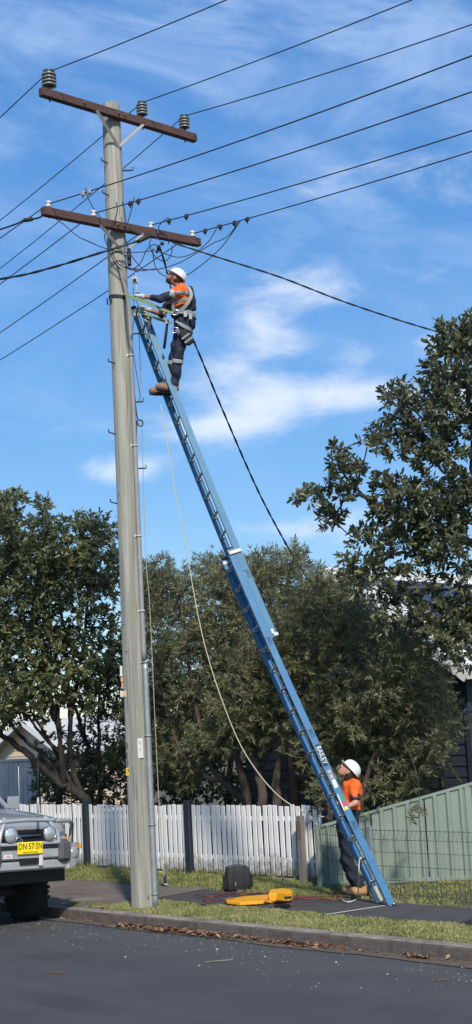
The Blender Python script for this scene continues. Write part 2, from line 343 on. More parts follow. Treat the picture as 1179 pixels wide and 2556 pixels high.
leafmat('litter', [(.07, .035, .02), (.15, .075, .04), (.26, .15, .085), (.38, .27, .17)], rough=.85, trans=.05)
# ------------------------------------------------------------------ ground, road, kerb, paths
KF, KB = 11.60, 11.76                                   # kerb face and back
def gz(Y): return .15 + min(max(Y - KB, 0), 3.3) * .018
def roadz(Y): return .031 * (11.45 - Y) if Y > 6.8 else .031 * 4.65 - .031 * (6.8 - Y) * .9
def sheet(name, xs, ys, zf, m, kind='structure', parent=None):
    P = [[(x, y, zf(x, y)) for x in xs] for y in ys]
    b = MB(); b.grid(P); o = b.build(name, m, parent, loc=(0, 0, 0) if parent is None else None)
    if kind and parent is None: o['kind'] = kind
    return o
def ground_z(x, y):
    if y < 1.9: return .1
    if y < 11.6: return -.06
    if y < 11.7: return -.06
    return gz(y) - .012
sheet('ground', [-500, -60, -30, -10, 10, 40, 500], [-500, -20, 1.8, 2.05, 11.5, 11.69, 11.71, 12.5, 13.5, 15.06, 40, 900], ground_z, 'soil')
sheet('road', np.linspace(-90, 60, 76), [2.0, 4, 5.5, 6.8, 8, 9.5, 10.5, 11.62], lambda x, y: roadz(y), 'asphalt')
xs = np.linspace(-40, 10, 260)
gu = MB(); P = [[(x, 11.62, roadz(11.6) + .010) for x in xs], [(x, 11.36 - .10 * max(0, min(1, (x + 15) / 5)) + .04 * math.sin(x * 2.3) + .03 * random.random(), 0) for x in xs]]
P[1] = [(x, y, roadz(y) + .0085) for x, y, _ in P[1]]
gu.grid(P); setp(gu.build('gutter', 'dirt', loc=(0, 0, 0)), kind='structure')
kerb = thing('kerb', None, None, (-14, KF, 0)); kerb['kind'] = 'structure'
for x0 in np.arange(-45.8, 8, 4.0):
    prof = [(KF + .012, -.05), (KF, .0), (KF + .006, .118), (KF + .014, .138), (KF + .03, .149), (KB, .153), (KB, -.05)]
    b = MB(); n = 24; X = np.linspace(x0 + .007, x0 + 3.993, n); V = []
    for i, x in enumerate(X):
        e = .004 if i in (0, n - 1) else 0
        for j, (y, z) in enumerate(prof):
            w = random.uniform(-.004, .004) if 1 < j < 5 else 0
            V.append((x, y + w + (e if j < 4 else 0), z + w * .6 - (e if 2 < j < 6 else 0)))
    k = len(prof); F = [(i * k + j, (i + 1) * k + j, (i + 1) * k + j + 1, i * k + j + 1) for i in range(n - 1) for j in range(k - 1)]
    F += [tuple(range(k)), tuple((n - 1) * k + j for j in range(k - 1, -1, -1))]
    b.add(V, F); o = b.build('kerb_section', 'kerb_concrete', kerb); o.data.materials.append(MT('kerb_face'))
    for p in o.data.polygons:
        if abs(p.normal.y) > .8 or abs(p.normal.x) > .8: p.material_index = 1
fp = thing('footpath', None, None, (-14, 13.2, .18)); fp['kind'] = 'structure'
def slab(x0, x1, y0, y1, m, parent, name='slab', t=.0):
    b = MB(); g = .006; b.grid([[(x, y, gz(y) + .006 + t) for x in np.linspace(x0 + g, x1 - g, 4)] for y in (y0 + g, (y0 + y1) / 2, y1 - g)])
    zz = gz(y0); b.add([(x0 + g, y0 + g, zz + .006 + t), (x1 - g, y0 + g, zz + .006 + t), (x1 - g, y0 + g, zz - .05), (x0 + g, y0 + g, zz - .05)], [(0, 3, 2, 1)])
    return b.build(name, m, parent)
for x0 in np.arange(-12.0 - 15 * 1.8, -9, 1.8): slab(x0, x0 + 1.8, 12.62, 13.72, 'path', fp)
for x0 in np.arange(-10.2 + 0, 4, 1.8): slab(x0, x0 + 1.8, 12.62, 13.72, 'path', fp)
b = MB(); b.grid([[(-12.16, 12.60, gz(12.6) + .011), (-12.11, 12.60, gz(12.6) + .011)], [(-11.93, 13.52, gz(13.5) + .011), (-11.88, 13.52, gz(13.5) + .011)]]); b.build('joint_strip', 'rope_pale', fp)
b = MB(); b.grid([[(-15.35, 13.28, gz(13.3) + .011), (-15.35, 13.33, gz(13.3) + .011)], [(-14.2, 13.66, gz(13.6) + .011), (-14.2, 13.70, gz(13.6) + .011)]]); b.build('joint_strip', 'path', fp)
dr = thing('driveway_crossing', None, None, (-18, 12.5, .16)); dr['kind'] = 'structure'
for x0 in (-23.6, -20.95, -18.3): 
    slab(x0, x0 + 2.65, KB + .005, 12.60, 'drive_concrete', dr, t=.003); slab(x0, x0 + 2.65, 12.61, 13.95, 'drive_concrete', dr, t=.004)

def blades(name, x0, x1, y0, y1, n, h, m='grass_blade', label=None, cat=None, hole=None, shift=0.0, w=.0065):
    x = rng.uniform(x0, x1, n); y = rng.uniform(y0, y1, n)
    # ragged borders and thin patches
    edge = .10 * np.sin(x * 3.1) + .06 * np.sin(x * 7.7 + 2)
    keep = (y > y0 + np.abs(edge) * .6) & (y < y1 - np.abs(edge) * .5)
    pn = np.sin(x * 2.1 + y * 3.3) + np.sin(x * 5.3 - y * 4.1 + 1) + .8 * np.sin(x * 11 + y * 9)
    keep &= rng.uniform(-2.6, 2.2, n) < pn + 1.2
    if hole is not None: keep &= ~hole(x, y)
    x, y, pn = x[keep], y[keep], pn[keep]; n = len(x)
    z = .15 + np.clip(y - KB, 0, 3.3) * .018 - .008
    a = rng.uniform(0, 2 * math.pi, n); hh = h * rng.uniform(.45, 1.25, n) * (1 + .12 * pn); ln = hh * rng.uniform(.1, .9, n)
    t = rng.uniform(0, 2 * math.pi, n); ww = w * rng.uniform(.7, 1.5, n)
    p = np.stack([x, y, z], 1); d = np.stack([np.cos(a) * ww, np.sin(a) * ww, 0 * a], 1)
    tip = p + np.stack([np.cos(t) * ln, np.sin(t) * ln, hh], 1); mid = p + (tip - p) * .55 + np.stack([0 * x, 0 * x, hh * .12], 1)
    V = np.concatenate([p - d, p + d, mid + d * .8, mid - d * .8, tip]); i = np.arange(n)
    F = np.concatenate([np.stack([i, i + n, i + 2 * n], 1), np.stack([i, i + 2 * n, i + 3 * n], 1), np.stack([i + 3 * n, i + 2 * n, i + 4 * n], 1)])
    tn = np.clip(.42 + shift + .10 * pn + rng.normal(0, .2, n), 0, 1)
    o = raw(name, V, F, m, org=np.array([(x0 + x1) / 2, (y0 + y1) / 2, .15]), tint=np.tile(tn, 3))
    return setp(o, label, cat, kind='stuff')
pole_hole = lambda x, y: ((x + 15.12) ** 2 + (y - 12.15) ** 2 < .17 ** 2)
blades('grass', -15.75, -6.0, KB - .03, 12.68, 64000, .034, label='sunlit mown grass strip between the kerb and the dark path', cat='grass', hole=pole_hole, shift=.13)
blades('grass', -20.4, -13.0, 13.66, 14.98, 30000, .05, label='green grass strip at the foot of the white picket fence', cat='grass', shift=-.06)
blades('grass', -24.5, -20.4, 13.9, 14.98, 11000, .05, label='shaded grass behind the parked car at the picket fence', cat='grass', shift=-.06)
blades('grass', -13.0, -5.0, 13.66, 16.5, 24000, .035, label='thin dry grass below the wire mesh fence', cat='grass', shift=.02)
blades('grass', -16.6, -15.3, KB, 12.1, 2200, .035, label='small tuft of grass on the driveway side of the pole', cat='grass', hole=pole_hole)
blades('grass', -21.0, -14.4, 14.82, 15.06, 2600, .10, label='taller weeds growing along the foot of the picket fence', cat='grass', shift=-.12)

# leaf litter and stone chips
def litter(name, n, xf, yf, size, label, cat, m='litter', zoff=.012):
    x = xf(n); y = yf(n, x); a = rng.uniform(0, 6.28, n); s = size * rng.uniform(.5, 1.4, n)
    z = np.array([roadz(v) for v in y]) + zoff + rng.uniform(0, .03, n)
    u = np.stack([np.cos(a), np.sin(a), rng.uniform(-.5, .5, n)], 1); v = np.stack([-np.sin(a), np.cos(a), rng.uniform(-.5, .5, n)], 1)
    c = np.stack([x, y, z], 1); s = s[:, None]
    V = np.concatenate([c - u * s, c - v * s * .45 + (0, 0, .006), c + u * s, c + v * s * .45 + (0, 0, .006)]); i = np.arange(n)
    F = np.concatenate([np.stack([i, i + n, i + 2 * n], 1), np.stack([i, i + 2 * n, i + 3 * n], 1)])
    tn = np.tile(np.clip(rng.normal(.42, .28, n), 0, 1), 2)
    return setp(raw(name, V, F, m, org=np.array([-13, 11.5, 0]), tint=tn), label, cat, kind='stuff')
def xl(n): return np.where(rng.random(n) < .78, rng.normal(-13.6, .55, n), rng.normal(-11.5, .4, n)).clip(-15.0, -10.5)
litter('leaf_litter', 700, xl, lambda n, x: 11.57 - np.abs(rng.normal(0, .10, n)), .045, 'brown dead leaves drifted in the gutter against the kerb', 'leaf litter')
litter('leaf_litter', 90, lambda n: rng.uniform(-17, -8, n), lambda n, x: 11.57 - np.abs(rng.normal(0, .06, n)), .03, 'scattered brown leaf bits along the gutter', 'leaf litter')
litter('leaf_litter', 90, lambda n: rng.uniform(-9.95, -9.6, n), lambda n, x: 11.52 - np.abs(rng.normal(0, .04, n)), .035, 'small heap of orange brown leaves by the kerb joint', 'leaf litter')
n = 750; x = rng.uniform(-20, -5, n); y = 11.3 - np.abs(rng.normal(0, .85, n)); s = rng.uniform(.003, .009, n) * (1 + (rng.random(n) < .06) * 1.1)
keep = (y > 8.3) & (rng.random(n) < .35 + .65 * (np.sin(x * 1.7 + y * 2) > -.2)); x, y, s = x[keep], y[keep], s[keep]; n = len(x)
z = np.array([roadz(v) for v in y]) + .004; c = np.stack([x, y, z], 1); a = rng.uniform(0, 6.28, n); sx = np.stack([np.cos(a), np.sin(a), 0 * a], 1) * s[:, None]; sy = np.stack([-np.sin(a), np.cos(a), 0 * a], 1) * s[:, None] * .7
top = c + np.stack([0 * x, 0 * x, s * 1.1], 1); V = np.concatenate([c - sx, c - sy, c + sx, c + sy, top]); i = np.arange(n)
F = np.concatenate([np.stack([i + k * n, i + ((k + 1) % 4) * n, i + 4 * n], 1) for k in range(4)])
setp(raw('stone_chips', V, F, 'chip', org=np.array([-13, 10, 0])), 'pale loose stone chips scattered on the asphalt', 'gravel', kind='stuff')
for (px, py, L, a, lab) in [(548, 2396, .16, .3, 'thin dry twig lying flat on the open asphalt'), (140, 2438, .14, -.5, 'short dark twig on the road at lower left'), (1105, 2440, .06, .2, 'lone dry leaf on the asphalt at right')]:
    p = onz(px, py, .06); p[2] = roadz(p[1]) + .008; d = np.array([math.cos(.72 + a), math.sin(.72 + a), 0]) * L
    tw = MB().tube(spline([p - d, p - d * .2 + (.02, .01, .004), p + d], 5), [.006] * 10 + [.003], 5); setp(tw.build('twig', 'kerb_concrete' if L > .15 else 'leaf_dry'), lab, 'twig')

# ------------------------------------------------------------------ picket fence
FY = 15.0
pf = thing('picket_fence', 'white timber picket fence with dark navy posts behind the grass verge', 'fence', (-18.5, FY, .2))
posts = [-14.28, -17.42, -20.22, -23.2, -26.2]
for X in posts:
    MB().box((X, FY - .015, .74), (.13, .13, 1.32), bev=.008).build('post', 'fence_navy', pf)
pk_mats = []
pk_meshes = []
for k in range(5):
    b = MB(); hh = 1.05 + random.uniform(-.012, .012); w = .086 + random.uniform(-.003, .003); b.box((0, 0, hh / 2), (w, .019, hh), bev=.004)
    me = b.mesh('picket'); me.materials.append(MT('picket_white')); pk_meshes.append(me)
# picket paint: mould with its own blotches near the bottom edge
def mould(m):
    nt = m.node_tree; b = nt.nodes['Principled BSDF']; src = b.inputs['Base Color'].links[0].from_socket; N = nt.nodes.new; Lk = nt.links.new
    g = N('ShaderNodeNewGeometry'); sp = N('ShaderNodeSeparateXYZ'); Lk(g.outputs['Position'], sp.inputs[0])
    mr = N('ShaderNodeMapRange'); Lk(sp.outputs[2], mr.inputs[0]); mr.inputs[1].default_value = .72; mr.inputs[2].default_value = .28; mr.inputs[3].default_value = 0; mr.inputs[4].default_value = .42
    nz = N('ShaderNodeTexNoise'); nz.inputs['Scale'].default_value = 7; nz.inputs['Detail'].default_value = 8; nz.inputs['Roughness'].default_value = .75; Lk(g.outputs['Position'], nz.inputs['Vector'])
    big = N('ShaderNodeTexNoise'); big.inputs['Scale'].default_value = .55; Lk(g.outputs['Position'], big.inputs['Vector'])
    ad = N('ShaderNodeMath'); ad.operation = 'ADD'; Lk(mr.outputs[0], ad.inputs[0]); Lk(nz.outputs[0], ad.inputs[1])
    ad2 = N('ShaderNodeMath'); ad2.operation = 'ADD'; Lk(ad.outputs[0], ad2.inputs[0]); Lk(big.outputs[0], ad2.inputs[1])
    r2 = N('ShaderNodeMapRange'); Lk(ad2.outputs[0], r2.inputs[0]); r2.inputs[1].default_value = 1.22; r2.inputs[2].default_value = 1.5; r2.inputs[4].default_value = .85
    x = N('ShaderNodeMix'); x.data_type = 'RGBA'; Lk(r2.outputs[0], x.inputs[0]); Lk(src, x.inputs[6]); x.inputs[7].default_value = (.10, .095, .075, 1); Lk(x.outputs[2], b.inputs['Base Color'])
mould(MT('picket_white'))
for i in range(len(posts) - 1):
    a, c = posts[i + 1] + .065, posts[i] - .065; n = int(round((c - a) / .122)); pt = (c - a) / n
    for z in (.50, 1.12): MB().box(((a + c) / 2, FY + .012, z), (c - a - .004, .035, .07)).build('rail', 'picket_white', pf)
    for k in range(n):
        o = bpy.data.objects.new('picket', random.choice(pk_meshes)); COL.objects.link(o); o.parent = pf
        o.location = (a + pt * (k + .5) + 18.5 + random.uniform(-.004, .004), -.018 - random.uniform(0, .004), .065 + random.uniform(-.008, .008))
        o.rotation_euler = (random.uniform(-.008, .008), random.uniform(-.008, .008), random.uniform(-.05, .05))
for i in range(len(posts) - 1):
    a, c = posts[i + 1] + .07, posts[i] - .07
    MB().box(((a + c) / 2, FY - .06, .215), (c - a, .05, .05), bev=.006).build('edging', 'kerb_concrete', pf)
q = ony(753, 2110, 14.80); t = thing('timber_stub_post', 'short weathered grey timber post in front of the last pickets', 'post', (q[0], 14.80, .2))
MB().box((q[0], 14.80, .68), (.10, .08, 1.0), bev=.006).build('post_body', 'old_timber', t)
MB().box((q[0], 14.757, .98), (.085, .006, .26)).build('plate', 'rusty', t)

# ------------------------------------------------------------------ green sheet steel fence (raked) and wire fence
A = np.array([-14.12, 14.60, 0]); B = np.array([-12.47, 16.02, 0]); gd = nrm(B - A); gn = np.array([-gd[1], gd[0], 0]); gn = gn if np.dot(gn, FH) < 0 else -gn
gf = thing('steel_fence', 'pale green ribbed steel fence rising towards the right', 'fence', (*((A + B) / 2)[:2], .2))
gh = lambda s: min(.84 + .228 * s, 1.95)
def rib_sheet(p0, d, n, s0, s1, z0, hf, m, parent, name='panel', pitch=.19):
    prof = []; s = s0
    while s < s1 - 1e-6:
        for ds, off in ((0, 0), (.10, 0), (.125, .03), (.16, .03), (.185, 0)):
            if s + ds <= s1: prof.append((s + ds, off))
        s += pitch
    prof.append((s1, 0)); b = MB(); P = [[], []]
    for s, off in prof:
        q = np.asarray(p0) + d * s + n * off; P[0].append((q[0], q[1], z0)); P[1].append((q[0], q[1], hf(s)))
    P2 = np.array(P, float); b.grid(P2, smooth=False); return b.build(name, m, parent)
s = 0.0
for k in range(8):
    rib_sheet(A, gd, gn, s + .01, s + .77, .235, lambda v: .2 + gh(v) - .02, 'green_steel', gf); s += .78
for s in (0, 2.18, 4.5, 6.24):
    q = A + gd * s; MB().box((q[0], q[1], .2 + gh(s) / 2 + .0), (.06, .05, gh(s) + .03), np.array([gd, gn, UP])).build('post', 'green_steel', gf)
for s0, s1 in ((0.0, 4.8), (4.8, 6.24)):
    q0 = A + gd * s0 + UP * (.2 + gh(s0)); q1 = A + gd * s1 + UP * (.2 + gh(s1)); MB().beam(q0, q1, .055, .04).build('capping', 'green_steel', gf)
MB().beam(A + UP * .24, A + gd * 6.24 + UP * .24, .05, .06).build('bottom_rail', 'green_steel', gf)

wf = thing('wire_fence', 'low woven wire mesh fence with steel posts in front of the green fence', 'fence', (-12.57, 13.98, .2))
segs = [((-14.05, 14.52), (-12.57, 14.0)), ((-12.57, 14.0), (-10.4, 13.98)), ((-10.4, 13.98), (-8.2, 13.96))]
for (p, q) in segs:
    p = np.array([*p, .21]); q = np.array([*q, .21]); L = np.linalg.norm(q - p); d = (q - p) / L
    for z in (.04, .22, .40, .58, .74, .86): MB().tube([p + UP * z, q + UP * z], .0032, 4).build('line_wire', 'wire_galv', wf)
    b = MB(); n = int(L / .075)
    for k in range(n + 1): x = p + d * (L * k / n); b.tube([x + UP * .0, x + UP * .74], .0026, 4)
    pts = []
    for k in range(2 * n + 1): pts.append(p + d * (L * k / (2 * n)) + UP * (.74 if k % 2 == 0 else .875))
    b.tube(pts, .0026, 4); setp(b.build('woven_wires', 'wire_galv', wf), kind='stuff')
for (x, y, h) in ((-12.57, 14.0, .92), (-10.4, 13.98, .9), (-14.05, 14.52, .9), (-8.2, 13.96, .9)):
    MB().box((x, y, .2 + h / 2), (.07, .07, h), bev=.006).build('post', 'galv' if x != -14.05 else 'green_steel', wf)
# grey ribbed fence far left
q = ony(96, 1950, 18.2); X1 = q[0]; zt = ony(50, 1897, 18.2)[2]
lf = thing('steel_fence', 'light grey ribbed steel fence at the left behind the pickets', 'fence', (X1 - 3, 18.2, .2))
for k in range(9): rib_sheet((X1 - .79 * (k + 1), 18.2, 0), np.array([1., 0, 0]), np.array([0, -1., 0]), .01, .78, .22, lambda v: zt - .02, 'grey_steel', lf)
MB().box((X1 - 3.5, 18.19, zt), (7.2, .07, .05)).build('capping', 'grey_steel', lf)
for k in (0, 2.37, 4.74): MB().box((X1 - k, 18.2, (zt + .2) / 2), (.06, .08, zt - .2)).build('post', 'grey_steel', lf)

# ------------------------------------------------------------------ houses
def boards(parent, m, p0, d, nrmv, L, z0, z1, step, clip=None):
    z = z0
    while z < z1 - .02:
        h = min(step, z1 - z); s0, s1 = (0, L) if clip is None else clip(z + h / 2)
        if s1 - s0 > .1:
            a = np.asarray(p0) + d * s0; b_ = np.asarray(p0) + d * s1; o1 = nrmv * .022; o2 = nrmv * .004; b = MB()
            V = [a + o1 + UP * z, b_ + o1 + UP * z, b_ + o2 + UP * (z + h), a + o2 + UP * (z + h), a - nrmv * .02 + UP * z, b_ - nrmv * .02 + UP * z, b_ - nrmv * .02 + UP * (z + h), a - nrmv * .02 + UP * (z + h)]
            b.add(V, [(0, 1, 2, 3), (5, 4, 7, 6), (0, 4, 5, 1), (3, 2, 6, 7), (1, 5, 6, 2), (0, 3, 7, 4)]); b.build('weatherboard', m, parent)
        z += step
def corr_roof(parent, m, r0, r1, e0, e1, name='roof', pitch=.076, amp=.010, thick=.02):
    """corrugated sheet between ridge r0-r1 and eave e0-e1; ribs run from ridge to eave"""
    r0, r1, e0, e1 = [np.asarray(v, float) for v in (r0, r1, e0, e1)]; L = np.linalg.norm(r1 - r0); n = int(L / pitch * 4); nv = nrm(np.cross(r1 - r0, e0 - r0)); nv = nv if nv[2] > 0 else -nv
    P = [[], []]
    for k in range(n + 1):
        t = k / n; off = nv * amp * math.sin(k * math.pi / 2); P[0].append(r0 + (r1 - r0) * t + off); P[1].append(e0 + (e1 - e0) * t + off)
    b = MB(); b.grid(np.array(P)); b.add([r0 - nv * thick, r1 - nv * thick, e1 - nv * thick, e0 - nv * thick], [(0, 1, 2, 3)]); return b.build(name, m, parent), nv
# navy house at right, gable to the street
ap = ony(812, 1425, 19.0); ev = ony(1170, 1680, 19.0); XR, ZR, XE, ZE = ap[0], ap[2], ev[0], ev[2]
nh = thing('house', 'dark navy weatherboard house with pale iron roof and solar panels behind the bush', 'house', (XR, 22, .2))
xw = XE - .35; slope = (ZR - ZE) / (XE - XR); xl_ = 2 * XR - xw
boards(nh, 'navy_board', (xl_, 19.35, 0), np.array([1., 0, 0]), np.array([0, -1., 0]), xw - xl_, .35, ZE + slope * .1, .19)
boards(nh, 'navy_board', (xl_, 19.35, 0), np.array([1., 0, 0]), np.array([0, -1., 0]), xw - xl_, ZE + slope * .1, ZR - .2, .19, clip=lambda z: ((z - ZE - .1) / slope, (xw - xl_) - (z - ZE - .1) / slope))
boards(nh, 'navy_board', (xw, 19.35, 0), np.array([0, 1., 0]), np.array([1., 0, 0]), 9, .35, ZE, .19)
MB().box((xw + .01, 19.34, (ZE + .3) / 2), (.10, .10, ZE - .3)).build('corner_board', 'navy_board', nh)
MB().box((xw - .62, 19.31, (ZE + .5) / 2 + .1), (.09, .06, ZE - .5)).build('downpipe', 'fence_navy', nh)
MB().box(((xl_ + xw) / 2, 19.5, .2), (xw - xl_, .2, .3)).build('base_wall', 'fence_navy', nh)
rf, rn = corr_roof(nh, 'roof_white', (XR, 18.95, ZR), (XR, 29, ZR), (XE, 18.95, ZE), (XE, 29, ZE))
corr_roof(nh, 'roof_white', (XR, 18.95, ZR), (XR, 29, ZR), (2 * XR - XE, 18.95, ZE), (2 * XR - XE, 29, ZE))
for sgn in (1, -1):
    MB().beam((XR, 18.93, ZR - .06), (XR + sgn * (XE - XR), 18.93, ZE - .06), .03, .20).build('bargeboard', 'trim_white', nh)
MB().box((XE + .05, 24, ZE - .05), (.12, 10.1, .11)).build('gutter', 'trim_white', nh)
MB().tube([(XR, 18.95, ZR + .02), (XR, 29, ZR + .02)], .06, 8).build('ridge_cap', 'roof_white', nh)
sd = nrm(np.array([XE - XR, 0, ZE - ZR])); RL = math.hypot(XE - XR, ZE - ZR)
for r in range(2):
    for c in range(5):
        ctr = np.array([XR, 19.9 + c * 1.04 + .5, ZR]) + sd * (RL * .30 + r * 1.72 * .82) + rn * .09
        ax = np.array([sd, np.array([0, 1., 0]), np.cross(sd, (0, 1., 0))])
        fr = MB().box(ctr, (1.40, 1.02, .03), ax).build('solar_panel', 'solar_frame', nh)
        MB().box(ctr + rn * .016, (1.36, .98, .012), ax).build('cells', 'solar', fr)
# cream house far left
ap = ony(58, 1795, 23.0); XA, ZA = ap[0], ap[2]
ch = thing('house', 'cream weatherboard house with pale roof seen through the left tree', 'house', (XA, 26, .2))
hw = 1.7; zs = ZA - hw * .5
boards(ch, 'cream_board', (XA - hw, 23.3, 0), np.array([1., 0, 0]), np.array([0, -1., 0]), 2 * hw, .4, zs + .1, .17)
boards(ch, 'cream_board', (XA - hw, 23.3, 0), np.array([1., 0, 0]), np.array([0, -1., 0]), 2 * hw, zs + .1, ZA - .15, .17, clip=lambda z: ((z - zs) / .5, 2 * hw - (z - zs) / .5))
boards(ch, 'cream_board', (XA + hw, 23.3, 0), np.array([0, 1., 0]), np.array([1., 0, 0]), 3, .4, zs, .17)
for sg in (1, -1):
    corr_roof(ch, 'roof_pale', (XA, 22.9, ZA), (XA, 26.5, ZA), (XA + sg * (hw + .45), 22.9, zs - .22), (XA + sg * (hw + .45), 26.5, zs - .22))
    MB().beam((XA, 22.88, ZA - .05), (XA + sg * (hw + .45), 22.88, zs - .27), .03, .17).build('bargeboard', 'trim_white', ch)
MB().box((XA, 23.2, zs - .35), (2 * hw + .3, .16, .10)).build('gutter', 'gutter_green', ch)
MB().tube([(XA - 1.0, 23.15, zs - .4), (XA - .6, 23.2, zs - .55), (XA - .6, 23.26, .3)], .045, 8).build('downpipe', 'trim_white', ch)
# ------------------------------------------------------------------ utility pole
PX, PY = -15.144, 12.124; PT = 11.90
pr = lambda z: .153 - .018 * (z / PT)
axis = np.array([PX, PY, 0])
def ppt(px, py, front=None):
    """pixel to a point on the pole: on the plane through its axis, or on its near surface"""
    p = onplane(px, py, axis, FH)
    if front is None: return p
    t = np.dot(p - axis, SH); r = pr(p[2]); return p - FH * (math.sqrt(max(r * r - t * t, 0)) + front)
pole = thing('utility_pole', 'tall weathered grey timber power pole with two crossarms at the kerb', 'utility pole', (PX, PY, .15))
b = MB(); n = 28; zs_ = np.concatenate([np.linspace(.02, PT - .06, 60), [PT]]); P = []
lob = rng.normal(0, .003, n)
for i, z in enumerate(zs_):
    row = []
    for k in range(n):
        a = 2 * math.pi * k / n; r = pr(z) + lob[k] + .0025 * math.sin(3 * a + z * .7) + (.012 * max(0, 1 - z / .9) * (1 + math.sin(5 * a)) * .5)
        zz = z + (random.uniform(-.03, .045) if i == len(zs_) - 1 else 0); row.append((PX + r * math.cos(a), PY + r * math.sin(a), zz))
    P.append(row)
b.grid(np.array(P), closed=True); b.add([p for p in P[-1]], [tuple(range(n))]); b.build('shaft', 'pole_wood', pole)
# checks and nicks
for (x, y, w, l) in [(313, 2190, .004, .30), (345, 2215, .004, .22), (300, 1236, .06, .004), (290, 1290, .05, .004), (297, 1358, .05, .004), (291, 1395, .045, .004), (312, 1560, .09, .004), (322, 1627, .08, .004), (281, 1105, .03, .004), (385, 2238, .012, .05)]:
    q = ppt(min(x, 372), y, -.004); MB().box(q, (w, .012, l), np.array([SH, FH, UP])).build('check_mark', 'black_paint' if l > .02 else 'bark', pole)
for k in range(26):
    z_ = random.uniform(.4, 11.4); t_ = random.uniform(-.115, .115); r_ = pr(z_); L_ = random.uniform(.15, .9)
    q = axis + UP * z_ + SH * t_ - FH * (math.sqrt(r_ * r_ - t_ * t_) - .001); MB().tube([q - UP * L_ / 2, q + SH * random.uniform(-.006, .006), q + UP * L_ / 2], [.0008, .0032, .0008], 4).build('check_mark', 'bark', pole)
# conduit and straps
cpx = [(393, 2262), (388, 2150), (380, 2000), (370, 1850), (360, 1730), (352, 1655)]
c1 = [ppt(x, y) for x, y in cpx]; c1 = [axis + UP * p[2] + SH * (pr(p[2]) + .022) - FH * .07 for p in c1]; c1[0][2] = .12
co = MB().tube(spline(c1, 4), .044, 14).build('conduit', 'galv', pole)
c2 = []
for (x, y) in [(352, 1648), (343, 1500), (335, 1350), (328, 1200), (322, 1050), (318, 900), (315, 780), (303, 715), (293, 665)]:
    p = ppt(x, y); c2.append(axis + UP * p[2] + (SH * (pr(p[2]) + .012) - FH * .07 if y > 750 else SH * (pr(p[2]) * (.7 if y > 700 else .2)) - FH * (pr(p[2]) + .02)))
MB().tube(spline(c2, 6), .034, 12).build('conduit', 'conduit_grey', pole)
for y in (890, 1115, 1340, 1527, 1655, 1838, 2060, 2232):
    z = ppt(340, y)[2]; r = .05 if y > 1600 else .04; c = axis + UP * z + SH * (pr(z) + (.022 if y > 1600 else .012)) - FH * .07; bb = MB()
    bb.tube([c + r * (-FH * math.cos(a) + SH * math.sin(a)) for a in np.linspace(-1.9, 1.9, 9)], .011, 4); bb.box(c - SH * (r + .03) - FH * .03, (.06, .012, .03), np.array([SH, FH, UP])); bb.build('strap', 'plate_white' if y < 1600 else 'galv', pole)
# step bolts
for (x, y) in [(272, 415), (275, 495), (290, 912), (290, 1086), (294, 1258)]:
    q = ppt(x, y, -.02); e = q - FH * .10 - SH * .085 + UP * .01; MB().tube([q, e, e + UP * .045 - SH * .006], .010, 6).build('step_bolt', 'dark_steel', pole)
for (x, y) in [(308, 426), (318, 834), (330, 1004), (337, 1170)]:
    q = ppt(x, y); q = axis + UP * q[2] + SH * (pr(q[2]) - .02); e = q + SH * .175; MB().tube([q, e, e + UP * .05], .011, 6).build('step_bolt', 'dark_steel', pole)
# plates and numerals
AX = np.array([SH, FH, UP])
for (x, y0, y1, m) in [(303, 1662, 1688, 'plate_white'), (305, 1690, 1702, 'plate_orange'), (307, 1704, 1717, 'plate_orange')]:
    q0, q1 = ppt(x, y0, .004), ppt(x, y1, .004); MB().box((q0 + q1) / 2, (.034, .006, q0[2] - q1[2]), AX).build('tag', m, pole)
q = ppt(305, 1732, .006); MB().box(q, (.05, .006, .085), AX).build('tag', 'plate_white', pole)
q = ppt(315, 1732, .006); MB().box(q, (.045, .008, .085), AX).build('tag', 'plate_orange', pole)
for (ch_, x, y) in [('3', 320, 1862), ('0', 320, 1886), ('1', 321, 1904)]: text(ch_, .095, ppt(x, y, .006), SH, UP, 'black_paint', pole, 'numeral')
q = ppt(321, 1926, .008); yp = MB().box(q, (.052, .006, .10), AX).build('number_plate', 'plate_yellow', pole); text('7', .085, q - FH * .006, SH, UP, 'black_paint', yp, 'numeral')
q = ppt(353, 1867, .012); wp = MB().box(q, (.075, .006, .27), AX).build('sign_plate', 'plate_white', pole); text('H', .06, q - FH * .006 + UP * .07, SH, UP, 'webbing_grey', wp, 'numeral'); text('7', .06, q - FH * .006 - UP * .02, SH, UP, 'webbing_grey', wp, 'numeral')

# crossarms
XA1 = PX + pr(11) + .05
def crossarm(L, R):
    a = onx(*L, XA1); c = onx(*R, XA1); return a, c
def onarm(a, c, px):   # point on the arm axis that shows at image column px
    lo, hi = 0., 1.
    for _ in range(40):
        m = (lo + hi) / 2; v = a + (c - a) * m - CAM; x = CX + FPX * np.dot(v, IR) / np.dot(v, FW)
        if x < px: lo = m
        else: hi = m
    return a + (c - a) * lo
a1, c1_ = crossarm((101, 229), (488, 346)); a2, c2_ = crossarm((106, 527), (498, 606))
for (a, c) in ((a1, c1_), (a2, c2_)): MB().beam(a, c, .10, .125, bev=.008).build('crossarm', 'arm_wood', pole)
for (a, c, pl, pr_, py) in ((a1, c1_, 236, 352, 374), (a2, c2_, 246, 352, 640)):
    q = ppt(298 if py < 500 else 311, py, .015)
    for px in (pl, pr_):
        e = onarm(a, c, px) - UP * .06 - np.array([-.055, 0, 0]) ; MB().beam(e, q + (0.0, 0, 0), .045, .008, upv=FH).build('brace', 'conduit_grey', pole)
    for px in ([290, 305, 205] if py < 500 else [288, 303]):
        e = onarm(a, c, px) + np.array([.05, 0, 0]); MB().lathe(e, (1, 0, 0), [(.02, 0), (.02, .012), (.012, .014), (.012, .04)], 6).build('bolt', 'rusty', pole)
